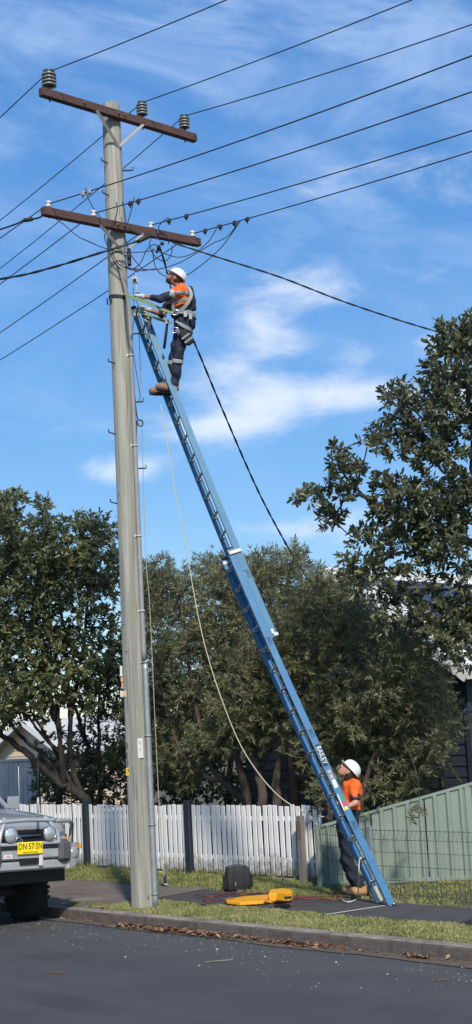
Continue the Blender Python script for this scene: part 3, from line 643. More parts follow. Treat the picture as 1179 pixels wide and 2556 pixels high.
def hv_ins(px, r, h):
    p = onarm(a1, c1_, px) + UP * .055; g = pole
    MB().tube([p - UP * .17, p + UP * .09], .011, 6).build('pin', 'dark_steel', g)
    z0 = .06; ns = 4; st = h / (ns + .6); prof = [(r * .45, z0)]
    for k in range(ns): b0 = z0 + .012 + k * st; prof += [(r * .96, b0), (r, b0 + st * .18), (r * .98, b0 + st * .45), (r * .72, b0 + st * .62), (r * .70, b0 + st * .95)]
    prof += [(r * .8, z0 + h * .93), (r * .78, z0 + h), (r * .3, z0 + h + .01)]
    o = MB().lathe(p, UP, prof, 20).build('insulator', 'hv_porcelain', g)
    for k in range(ns): MB().lathe(p, UP, [(r * .9, z0 + .010 + k * st), (r * 1.012, z0 + .012 + k * st), (r * 1.014, z0 + .012 + k * st + st * .2), (r * .9, z0 + .02 + k * st + st * .2)], 20).build('shed_rim', 'shed_edge', o)
    return p + UP * (z0 + h * .96)
def lv_ins(px):
    p = onarm(a2, c2_, px) + UP * .055
    MB().tube([p - UP * .14, p + UP * .05], .009, 6).build('pin', 'dark_steel', pole)
    MB().lathe(p, UP, [(.02, .015), (.043, .02), (.046, .05), (.034, .058), (.03, .075), (.044, .082), (.043, .105), (.02, .115)], 14).build('insulator', 'white_porcelain', pole)
    return p + UP * .07
HV = [hv_ins(124, .105, .245), hv_ins(356, .083, .215), hv_ins(462, .083, .215)]
LV = [lv_ins(122), lv_ins(235), lv_ins(378), lv_ins(482)]

# ------------------------------------------------------------------ wires
def wire(I, R, Lp, label, r=.0085, clamps=()):
    span = 40.; pts = []
    pl = ony(*Lp, I[1]); u = (I[0] - pl[0]) / span; SL = (I[2] - pl[2]) / (4 * u * (1 - u))
    pR = ony(*R, I[1]); u = (pR[0] - I[0]) / span; SR = (I[2] - pR[2]) / (4 * u * (1 - u))
    for t in np.linspace(1, 0, 30): pts.append(I + np.array([-span * t, 0, -4 * SL * t * (1 - t)]))
    for t in np.linspace(0, 1, 50)[1:]: pts.append(I + np.array([span * t, 0, -4 * SR * t * (1 - t)]))
    o = MB().tube(pts, r, 6).build('power_line', 'wire', loc=I); setp(o, label, 'power line', 'conductors strung along the street')
    f = lambda x: I[2] - 4 * (SR if x > I[0] else SL) * (abs(x - I[0]) / span) * (1 - abs(x - I[0]) / span)
    for px, py in clamps:
        q = ony(px, py, I[1]); q[2] = f(q[0]); bb = MB().box(q - UP * .01, (.075, .035, .06), bev=.008); bb.tube([q + UP * .03, q - UP * .07], .012, 5); bb.build('clamp', 'alloy_dirty' if px < 230 else 'dark_steel', o)
    return f
wire(HV[0], (565, 0), (0, 294), 'high wire over the left insulator of the upper crossarm')
wire(HV[1], (1028, 0), (0, 551), 'high wire over the middle insulator of the upper crossarm')
wire(HV[2], (1179, 61), (0, 671), 'high wire over the right insulator of the upper crossarm')
wire(LV[0], (1179, 139), (0, 595), 'wire on the leftmost insulator of the lower crossarm', clamps=[(207, 467), (223, 461)])
wire(LV[1], (1179, 229), (0, 710), 'wire on the second insulator of the lower crossarm', clamps=[(325, 493), (345, 486)])
wire(LV[2], (1179, 326), (0, 831), 'wire on the third insulator of the lower crossarm', clamps=[(422, 540), (465, 527)])
wire(LV[3], (1179, 378), (0, 899), 'lowest wire on the rightmost insulator of the lower crossarm', clamps=[(512, 568), (550, 557), (585, 547), (617, 538)])
def twist(path, r=.010, pitch=.55, strands=2):
    P = np.asarray(path); b = MB(); seg = np.linalg.norm(np.diff(P, axis=0), axis=1); s = np.concatenate([[0], np.cumsum(seg)]); n = int(s[-1] / pitch * 5); S = np.linspace(0, s[-1], n)
    Q = np.stack([np.interp(S, s, P[:, k]) for k in range(3)], 1)
    for j in range(strands):
        a = S / pitch * 2 * math.pi + j * 2 * math.pi / strands; b.tube(Q + np.outer(np.cos(a), SH) * r * .7 + np.outer(np.sin(a), UP) * r * .7, r, 5)
    return b
def pxpath(pts, n=8): return spline([at(x, y, d) for x, y, d in pts], n)
dP = np.dot(np.array([PX, PY, 9.7]) - CAM, FW)
setp(twist(pxpath([(432, 606, dP + .4), (540, 641, dP + .6), (700, 692, dP + 1), (870, 757, dP + 1.5), (1085, 826, dP + 2.1), (1300, 880, dP + 2.7), (1600, 930, dP + 3.5)])).build('service_cable', 'cable'), 'black twisted service cable running right from the lower crossarm into the tree', 'cable')
setp(twist(pxpath([(397, 612, dP - .1), (410, 650, dP + .1), (440, 760, dP + .5), (487, 858, dP + .8), (560, 1032, dP + 1.5), (650, 1236, dP + 2.6), (738, 1398, dP + 3.8), (800, 1490, dP + 4.6)]), .011).build('service_cable', 'cable'), 'black twisted service cable dropping behind the climber down into the bush', 'cable')
setp(twist(pxpath([(372, 590, dP - .1), (345, 602, dP - .25), (258, 629, dP - .35), (120, 671, dP), (0, 697, dP + .6), (-300, 740, dP + 2), (-900, 760, dP + 5)]), .013, .7).build('service_cable', 'cable'), 'thick black cable crossing in front of the pole below the lower crossarm', 'cable')
de = MB().tube(pxpath([(104, 541, dP - .9), (88, 546, dP - .8), (60, 550, dP - .7), (0, 573, dP - .2), (-300, 665, dP + 1.5)]), .013, 6).build('service_cable', 'cable'); setp(de, 'cable dead-ended on the left tip of the lower crossarm', 'cable')
MB().tube([at(80, 547, dP - .79), at(61, 550, dP - .7)], .03, 8).build('grip', 'dark_steel', de)
J = [([(214, 469), (219, 492), (239, 527), (265, 558), (282, 575), (296, 600)], 0, 'thin jumper looping from the far left clamp across the pole'),
     ([(291, 505), (293, 527), (285, 558), (277, 583), (275, 609), (285, 640), (305, 665), (346, 676), (387, 671)], -.3, 'long jumper hanging down the face of the pole under the lower crossarm'),
     ([(305, 502), (311, 527), (315, 558), (312, 589), (326, 634), (346, 660), (359, 675)], -.22, 'jumper running down the right edge of the pole'),
     ([(336, 492), (326, 533), (317, 563)], -.1, 'short straight jumper dropping to the crossarm beside the pole'),
     ([(135, 543), (163, 563), (193, 589), (224, 604), (260, 619), (305, 629), (356, 629), (387, 624)], -.3, 'jumper sagging from the left end of the lower crossarm to the pole'),
     ([(420, 543), (402, 558), (397, 573), (417, 594), (422, 609)], .2, 'small jumper curl below the third insulator'),
     ([(377, 596), (374, 614), (387, 640), (412, 652), (428, 634), (430, 614)], .1, 'round jumper loop under the right half of the lower crossarm'),
     ([(547, 558), (524, 599), (489, 629), (448, 642), (407, 632), (392, 624)], .3, 'jumper sweeping under the right tip of the lower crossarm'),
     ([(598, 551), (570, 589), (529, 609), (478, 640), (438, 660), (387, 673), (326, 670)], .25, 'long low jumper passing above the climber helmet'),
     ([(600, 553), (560, 609), (529, 640), (499, 665), (463, 688), (423, 691), (403, 684), (389, 667), (383, 640), (382, 620)], .05, 'jumper dipping across the climber helmet'),
     ([(325, 570), (345, 583), (365, 587), (385, 590), (400, 600)], -.1, 'short jumper along the crossarm right of the pole'),
     ([(333, 672), (352, 655), (366, 625), (385, 610), (398, 620)], -.1, 'short jumper rising from the pulley hook to the splice'),
     ([(285, 560), (262, 585), (268, 612), (283, 648), (300, 672)], -.35, 'jumper curving around the left side of the pole')]
for pts, dd, lab in J:
    setp(MB().tube(pxpath([(x, y, dP + dd) for x, y in pts], 6), .0075, 5).build('jumper_cable', 'cable'), lab, 'cable', 'jumper cables at the lower crossarm')
k = MB(); 
for (x, y, r) in ((397, 620, .035), (405, 608, .03), (392, 628, .025)): k.lathe(at(x, y, dP - .05) - UP * r, UP, [(.3 * r, 0), (r, .5 * r), (r, 1.5 * r), (.3 * r, 2 * r)], 8)
setp(k.build('splice_box', 'cable'), 'black knot of connectors hanging below the lower crossarm', 'connector')
k = MB().tube([at(345, 603, dP - .3), at(372, 588, dP - .12)], [.03, .045], 8); setp(k.build('dead_end_clamp', 'dark_steel'), 'dark wedge clamp gripping the thick cable beside the pole', 'clamp')
k = MB().box(ppt(320, 645) + SH * .02 - FH * .05, (.055, .09, .26), AX, bev=.01); setp(k.build('junction_box', 'dark_steel'), 'small dark fuse box on the right side of the pole', 'fuse box')
# pulley, strap, hanging leads
pb = thing('rope_pulley', 'small pale rope pulley hanging on a hook beside the pole', 'pulley', at(337, 715, dP - .15))
q = at(337, 700, dP - .15); MB().box(q, (.085, .04, .10), AX, bev=.015).build('cheek', 'plate_white', pb); MB().lathe(q - FH * .03, FH, [(.012, 0), (.028, .004), (.028, .052), (.012, .056)], 12).build('sheave', 'dark_steel', pb)
MB().tube(spline([q + UP * .04, q + UP * .09 + SH * .02, q + UP * .14 + SH * .01, q + UP * .16 - SH * .01], 4), .008, 6).build('hook', 'alloy', pb); MB().tube([at(314, 665, dP - .12), at(330, 672, dP - .15), at(345, 676, dP - .15)], .012, 6).build('hanger', 'dark_steel', pb)
zst = ppt(290, 747)[2]
st = thing('pole_strap', 'lime and black strap wrapped around the pole at the ladder top', 'strap', (PX, PY, zst))
for a0, a1_, m in ((0, 4.0, 'webbing_black'), (4.0, 5.0, 'webbing_lime'), (5.0, 2 * math.pi, 'webbing_black')):
    b = MB(); P = [[], []]
    for a in np.linspace(a0, a1_, 18):
        d = FH * math.cos(a) - SH * math.sin(a) * 1.0; rr = pr(zst) + .008; q = axis + d * rr
        for j, dz in ((0, -.026), (1, .026)): P[j].append(q + UP * (zst + dz + .02 * math.sin(a)))
    b.grid(np.array(P)); b.build('webbing', m, st)
for x in (268, 279): q = ppt(x, 752, .02); MB().tube([q + UP * .04, q - UP * .06 + SH * .006], .011, 6).build('clip', 'dark_steel', st)
setp(MB().tube(pxpath([(325, 765, dP - .2), (328, 850, dP - .25), (332, 930, dP - .3), (338, 1005, dP - .35), (344, 1045, dP - .4), (355, 1050, dP - .42), (356, 1062, dP - .44), (346, 1062, dP - .44), (342, 1050, dP - .42), (341, 1080, dP - .4), (340, 1115, dP - .35), (333, 1142, dP - .3)], 6), .010, 6).build('hanging_lead', 'cable'), 'black lead with one loop hanging beside the pole', 'cable')
gq = onz(410, 2212, .2); dG = np.dot(gq - CAM, FW)
rp = [(341, 712), (346, 800), (350, 900), (353, 1000), (358, 1180), (365, 1400), (374, 1510), (385, 1750), (396, 1980), (403, 2090), (408, 2195)]
setp(MB().tube(pxpath([(x, y, dP - .15 + (dG - dP + .15) * (y - 712) / 1490) for x, y in rp], 6), .006, 5).build('hand_line', 'rope'), 'thin pale rope hanging straight down from the pulley beside the pole', 'rope')
setp(MB().tube(pxpath([(333, 712, dP - .15), (335, 790, dP - .1), (330, 850, dP - .1), (341, 930, dP - .15), (350, 985, dP - .2), (347, 1000, dP - .2), (352, 1003, dP - .2)], 6), .0055, 5).build('hand_line', 'wire'), 'thin dark cord slanting from the pulley to a step bolt', 'rope')
hk = thing('rope_hook', 'small metal rope hook resting on the path beside the pole', 'hook', gq)
MB().tube(spline([gq + UP * .30, gq + UP * .2 + SH * .02, gq + UP * .1 - SH * .02, gq + UP * .03 + SH * .01, gq + UP * .02 + SH * .06], 5), .014, 6).build('shackle', 'galv', hk); MB().box(gq + UP * .10 + SH * .01, (.06, .05, .12), AX, bev=.02).build('hook_body', 'dark_steel', hk); MB().tube([gq + UP * .22 - SH * .07, gq + UP * .2 + SH * .0], .01, 6).build('gate_pin', 'plate_yellow', hk)

# ------------------------------------------------------------------ extension ladder
F0 = np.array([-12.0, 13.60, .25]); T0 = np.array([-14.93, 12.2, 8.75]); la = nrm(T0 - F0); LL = np.linalg.norm(T0 - F0)
r0 = nrm([-la[1], la[0], 0]); r0 = r0 if np.dot(r0, FW) > 0 else -r0; n0 = nrm(np.cross(r0, la)); n0 = n0 if n0[0] > 0 else -n0
ph = math.radians(37); lr = r0 * math.cos(ph) - n0 * math.sin(ph); ln = nrm(np.cross(lr, la)); ln = ln if ln[0] > 0 else -ln
BOW = .13; HWD = .205
def lp(s, r=0, n=0): return F0 + la * s + lr * r + ln * (n - BOW * math.sin(math.pi * min(max(s / LL, 0), 1)))
lad = thing('extension_ladder', 'long blue fibreglass extension ladder leaning on the power pole', 'ladder', F0)
def rail(s0, s1, side, n, h, mats):
    """C channel, web outwards; side -1 is the near stile"""
    f, t = .034, .006; prof = [(0, -h), (f, -h), (f, -h + t), (t, -h + t), (t, h - t), (f, h - t), (f, h), (0, h)]
    P = []
    for s in np.linspace(s0, s1, 22): P.append([lp(s, side * (HWD - q), n + m_) for q, m_ in prof])
    b = MB(); b.grid(np.array(P), smooth=False, closed=True); k = len(prof)
    b.add(P[0], [tuple(range(k))]); b.add(P[-1], [tuple(range(k - 1, -1, -1))]); return b.build('stile', mats, lad)
base_top, fly0, fly1 = 5.02, 3.66, LL + .02
NB, NF = -.04, .056
rail(-.09, base_top, -1, NB, .047, 'ladder_blue'); rail(0.02, base_top, 1, NB, .047, 'ladder_blue')
rail(fly0, fly1, -1, NF, .047, 'ladder_teal'); rail(fly0, fly1, 1, NF, .047, 'ladder_teal')
def rungs(s0, s1, n):
    s = s0
    while s < s1:
        rg = MB().tube([lp(s, -HWD + .006, n), lp(s, HWD - .006, n)], .0165, 8).build('rung', 'alloy_dirty', lad)
        for sd_ in (-1, 1): MB().box(lp(s, sd_ * (HWD - .022), n), (.028, .066, .06), np.array([lr, ln, la]), bev=.008).build('rung_socket', 'alloy', rg)
        s += .305
rungs(.26, base_top - .1, NB); rungs(fly0 + .15, fly1 - .1, NF)
LAX = np.array([lr, ln, la])
for sd_, e in ((-1, -.09), (1, .0)):
    ft = MB().box(lp(e - .035, sd_ * (HWD - .012), NB), (.06, .11, .10), LAX, bev=.015).build('foot', 'rubber', lad)
    for dn in (-.025, .025): MB().lathe(lp(e + .0, sd_ * (HWD + (.018 if sd_ < 0 else -.045)), NB + dn), lr * sd_, [(.012, 0), (.012, .008), (.004, .01)], 8).build('bolt', 'chrome', ft)
    MB().box(lp(.10, sd_ * (HWD - .02), NB), (.045, .094, .20), LAX).build('foot_bracket', 'alloy_dirty' if sd_ > 0 else 'ladder_blue', lad)
for sd_ in (-1, 1):
    MB().box(lp(base_top - .06, sd_ * (HWD + .004), (NB + NF) / 2 + .0), (.05, .185, .05), LAX, bev=.006).build('guide_bracket', 'plate_white', lad)
    MB().box(lp(fly0 + .03, sd_ * (HWD + .004), NF + .02), (.05, .07, .05), LAX, bev=.006).build('guide_bracket', 'alloy', lad)
    MB().box(lp(base_top + .01, sd_ * (HWD - .018), NB), (.045, .094, .03), LAX, bev=.01).build('end_cap', 'rubber', lad)
    MB().box(lp(fly1 + .005, sd_ * (HWD - .018), NF), (.045, .094, .03), LAX, bev=.01).build('end_cap', 'rubber', lad)
def s_at(py, n):
    lo, hi = 0., LL
    for _ in range(40):
        m = (lo + hi) / 2; v = lp(m, -HWD, n) - CAM; y = CY - FPX * np.dot(v, IU) / np.dot(v, FW)
        if y > py: lo = m
        else: hi = m
    return lo
face = lambda s, n, e=.003: lp(s, -HWD - e, n)
RD = -la                                     # lettering reads from the top down
for (py, n) in ((795, NF), (1885, NB)):
    s = s_at(py, n); pl = MB().box(face(s, n, .002), (.003, .062, .30), LAX).build('brand_label', 'black_paint', lad)
    text('BAILEY', .088, face(s, n, .006), RD, ln, 'sticker_white', pl, 'lettering', .0015, .92)
for py, n in ((1432, NF), (1600, NB), (1830, NB), (2060, NB)): text('JBES', .075, face(s_at(py, n), n, .0015), RD, ln, 'stencil_dark', lad, 'stencil', .001, .95)
def stick(py0, py1, m, n=NB, w=.05, off=0): s0, s1 = s_at(py1, n), s_at(py0, n); MB().box((face(s0, n, .002) + face(s1, n, .002)) / 2 + ln * off, (.003, w, s1 - s0), LAX).build('sticker', m, lad)
stick(1922, 1930, 'sticker_tan'); stick(1933, 1943, 'sticker_tan'); stick(1946, 1966, 'sticker_white')
stick(1983, 1999, 'sticker_green'); stick(2000.5, 2011, 'sticker_red'); stick(2012.5, 2021, 'sticker_yellow'); stick(1980, 2021, 'sticker_white', w=.012, off=-.034)
stick(1570, 1580, 'sticker_white', n=NF, w=.03)
# ropes on the ladder
sR = s_at(1010, NF); dl = np.dot(lp(sR, 0, NF) - CAM, FW)
rp = [(402, 1008), (420, 1120), (441, 1245), (463, 1355), (481, 1462), (498, 1552), (521, 1645), (556, 1752), (600, 1858), (650, 1936), (700, 1990), (750, 2021), (795, 2036), (824, 2042)]
setp(MB().tube(pxpath([(x, y, dl + .1 + (18.55 - dl - .1) * (y - 1008) / 1034) for x, y in rp], 6), .0075, 5).build('hand_line', 'rope'), 'pale rope curving from the ladder down to the ground worker hand', 'rope')
dR = np.dot(lp(.55, 0, NB) - CAM, FW); g1 = [onz(x, y, .21) for x, y in [(893, 2238), (884, 2248), (866, 2251), (851, 2243), (858, 2236), (875, 2238)]]
rp = [at(915, 2146, dR), at(902, 2141, dR - .1), at(897, 2152, dR - .12), at(896, 2185, dR - .1)] + g1
setp(MB().tube(spline(rp, 6), .0085, 5).build('tie_rope', 'rope_pale'), 'cream rope tied to a low rung and trailing on the ground', 'rope')
k = MB().tube(spline([lp(.87, HWD - .05, NB) + (ln * math.cos(t) + la * math.sin(t)) * .03 + lr * (-.01 * t) for t in np.linspace(0, 12, 30)], 2), .009, 5); setp(k.build('rope_knot', 'rope_pale'), 'cream rope knot wrapped on the low ladder rung', 'rope')
# ------------------------------------------------------------------ people (distance fields meshed with surface nets)
def sd_cone(P, a, b, ra, rb):
    a = np.asarray(a, np.float32); b = np.asarray(b, np.float32); d = b - a; t = np.clip(((P - a) @ d) / max(float(d @ d), 1e-9), 0, 1)
    return np.linalg.norm(P - a - t[..., None] * d, axis=-1) - (ra + (rb - ra) * t)
def sd_ell(P, c, r, A=None):
    q = P - np.asarray(c, np.float32)
    if A is not None: q = q @ np.asarray(A, np.float32).T
    k = np.linalg.norm(q / np.asarray(r, np.float32), axis=-1); return (k - 1) * min(r)
def smin(a, b, k):
    h = np.clip(.5 + .5 * (b - a) / k, 0, 1); return b + (a - b) * h - k * h * (1 - h)
def field(prims, k=.03, planes=(), cut=(), wrinkle=0, freq=38):
    def f(P):
        d = None
        for p in prims:
            v = sd_cone(P, *p[1:]) if p[0] == 'c' else sd_ell(P, *p[1:])
            d = v if d is None else smin(d, v, k)
        if wrinkle:
            d = d + wrinkle * (np.sin(P[..., 2] * freq + 3 * np.sin(P[..., 0] * 17 + P[..., 1] * 9)) * .6 + np.sin(P[..., 2] * freq * .53 + P[..., 1] * 26 + P[..., 0] * 21) * .7)
        for (p0, n_) in planes: d = np.maximum(d, (P - np.asarray(p0, np.float32)) @ np.asarray(nrm(n_), np.float32))
        for g in cut: d = np.maximum(d, -g(P))
        return d
    f.prims = prims; return f
def bounds(prims, pad):
    lo = np.full(3, 1e9); hi = -lo
    for p in prims:
        if p[0] == 'c':
            for c, r in ((p[1], p[3]), (p[2], p[4])): lo = np.minimum(lo, np.asarray(c) - r); hi = np.maximum(hi, np.asarray(c) + r)
        else: r = max(p[2]); lo = np.minimum(lo, np.asarray(p[1]) - r); hi = np.maximum(hi, np.asarray(p[1]) + r)
    return lo - pad, hi + pad
def surfnet(f, lo, hi, h):
    nx, ny, nz_ = [int(math.ceil((hi[i] - lo[i]) / h)) + 1 for i in range(3)]
    g = [lo[i] + h * np.arange(n) for i, n in enumerate((nx, ny, nz_))]
    P = np.stack(np.meshgrid(*g, indexing='ij'), -1).astype(np.float32); D = f(P)
    S = D < 0; acc = np.zeros((nx - 1, ny - 1, nz_ - 1), np.int8)
    cor = [(i, j, k) for i in (0, 1) for j in (0, 1) for k in (0, 1)]
    sl = lambda o: tuple(slice(o[i], o[i] + (nx, ny, nz_)[i] - 1) for i in range(3))
    for o in cor: acc += S[sl(o)]
    act = (acc > 0) & (acc < 8); ids = np.argwhere(act); idx = -np.ones(act.shape, np.int64); idx[act] = np.arange(len(ids))
    pos = np.zeros((len(ids), 3)); cnt = np.zeros(len(ids))
    for a in cor:
        for ax in range(3):
            if a[ax]: continue
            b = list(a); b[ax] = 1
            da = D[tuple((ids + a).T)]; db = D[tuple((ids + b).T)]; m = (da < 0) != (db < 0); t = np.where(m, da / np.where(m, da - db, 1), 0)
            q = np.tile(np.asarray(a, float), (len(ids), 1)); q[:, ax] = t; pos[m] += q[m]; cnt[m] += 1
    V = np.asarray(lo) + (ids + pos / np.maximum(cnt, 1)[:, None]) * h
    Fs = []
    for ax in range(3):
        u, v = (ax + 1) % 3, (ax + 2) % 3; s0 = [slice(None)] * 3; s1 = [slice(None)] * 3; s0[ax] = slice(0, -1); s1[ax] = slice(1, None)
        A_, B_ = S[tuple(s0)], S[tuple(s1)]; E = np.argwhere(A_ != B_); fl = A_[tuple(E.T)]
        ok = (E[:, u] > 0) & (E[:, v] > 0) & (E[:, u] < act.shape[u]) & (E[:, v] < act.shape[v]) & (E[:, ax] < act.shape[ax]); E = E[ok]; fl = fl[ok]
        def cell(du, dv): c = E.copy(); c[:, u] -= du; c[:, v] -= dv; return idx[tuple(c.T)]
        q = np.stack([cell(1, 1), cell(0, 1), cell(0, 0), cell(1, 0)], 1); q[~fl] = q[~fl][:, ::-1]; Fs.append(q)
    F = np.concatenate(Fs); F = F[(F >= 0).all(1)]; return V, F
def blob(name, f, m, parent, h=.009, pad=.02):
    lo, hi = bounds(f.prims, pad); V, F = surfnet(f, lo, hi, h); return raw(name, V, F, m, parent, smooth=True)
def fixnoop(): pass
def strap(path, w, t, m, parent, name, nv):
    """flat webbing along a path; nv is roughly the outward direction at each point"""
    P = np.asarray(path, float); n = len(P); T = np.gradient(P, axis=0); R = []
    for i in range(n):
        t_ = nrm(T[i]); o = np.asarray(nv[i] if isinstance(nv, list) else nv, float); s = nrm(np.cross(t_, o)); o = np.cross(s, t_)
        R.append([P[i] + s * w / 2 + o * t / 2, P[i] - s * w / 2 + o * t / 2, P[i] - s * w / 2 - o * t / 2, P[i] + s * w / 2 - o * t / 2])
    b = MB(); b.grid(np.array(R), smooth=False, closed=True); b.add(R[0], [(0, 1, 2, 3)]); b.add(R[-1], [(3, 2, 1, 0)]); return b.build(name, m, parent)
def ring(c, r, t, ax1, ax2, m, parent, name): 
    a = np.linspace(0, 2 * math.pi, 17); return MB().tube([c + ax1 * r * math.cos(v) + ax2 * r * .8 * math.sin(v) for v in a], t, 6, cap=False).build(name, m, parent)
def hand(wr, tip, palm_n, m, parent, name='glove', s=1.0, curl=.9, grip=None):
    """glove: palm, four fingers of different lengths and a side thumb; the fingers curl towards palm_n"""
    d = nrm(np.asarray(tip) - wr); pn = nrm(np.asarray(palm_n) - d * np.dot(palm_n, d)); sd_ = np.cross(d, pn); pr_ = []
    k0 = wr + d * .085 * s
    for j, (o, L) in enumerate(((-.033, .070), (-.011, .080), (.011, .076), (.033, .060))):
        kn = k0 + sd_ * o * s + d * (.004 if j in (1, 2) else 0); a1_ = curl * .75; a2_ = curl * 1.7
        m1 = kn + (d * math.cos(a1_) + pn * math.sin(a1_)) * L * .5 * s; e = m1 + (d * math.cos(a2_) + pn * math.sin(a2_)) * L * .5 * s
        pr_ += [('c', wr + d * .02 * s + sd_ * o * .6 * s, kn, .017 * s, .0135 * s), ('c', kn, m1, .0125 * s, .0115 * s), ('c', m1, e, .0115 * s, .0095 * s)]
    tb = wr + d * .03 * s - sd_ * .03 * s; tm = tb + (d * .6 - sd_ * .7 + pn * .3) * .045 * s; te = tm + (d * .8 + pn * .6) * .035 * s
    pr_ += [('c', tb, tm, .016 * s, .014 * s), ('c', tm, te, .0135 * s, .0105 * s), ('c', wr - d * .05 * s, wr + d * .02 * s, .036 * s, .031 * s)]
    return blob(name, field(pr_, .006), m, parent, .0045, .01)
def head_prims(c, f, u, s):
    """skull, jaw, nose, brow, lips, ears around the head centre c; f forward, u up, s to the near side"""
    A = np.array([f, u, s])
    return [('e', c + u * .02, (.098, .105, .078), A), ('e', c + f * .03 - u * .045, (.068, .075, .058), A), ('c', c + f * .075 - u * .095, c + f * .068 - u * .09, .024, .024),
            ('c', c + f * .095 + u * .012, c + f * .118 - u * .028, .011, .016), ('c', c + f * .088 + u * .03 - s * .035, c + f * .088 + u * .03 + s * .035, .013, .013),
            ('c', c + f * .098 - u * .058 - s * .018, c + f * .098 - u * .058 + s * .018, .011, .011), ('e', c - f * .012 - u * .01 + s * .077, (.026, .034, .012), A), ('e', c - f * .012 - u * .01 - s * .077, (.026, .034, .012), A)]
def helmet(c, f, u, s, parent, tilt=0.0):
    A = np.array([f, u, s]); t = u * .035
    dome = field([('e', c + t - f * .008, (.129, .112, .110), A), ('e', c + t - f * .0 + u * .042, (.121, .08, .042), A)], .02, planes=[(c + t - u * .002, -u)], cut=[field([('e', c + t - f * .008 - u * .012, (.117, .102, .099), A)])])
    h = blob('helmet', dome, 'helmet_white', parent, .006)
    brim = field([('e', c + t + f * .045, (.125, .013, .104), A), ('e', c + t - f * .03, (.118, .011, .118), A)], .012, cut=[field([('e', c + t - f * .01 - u * .03, (.113, .12, .097), A)])])
    blob('brim', brim, 'helmet_white', h, .0055); return h

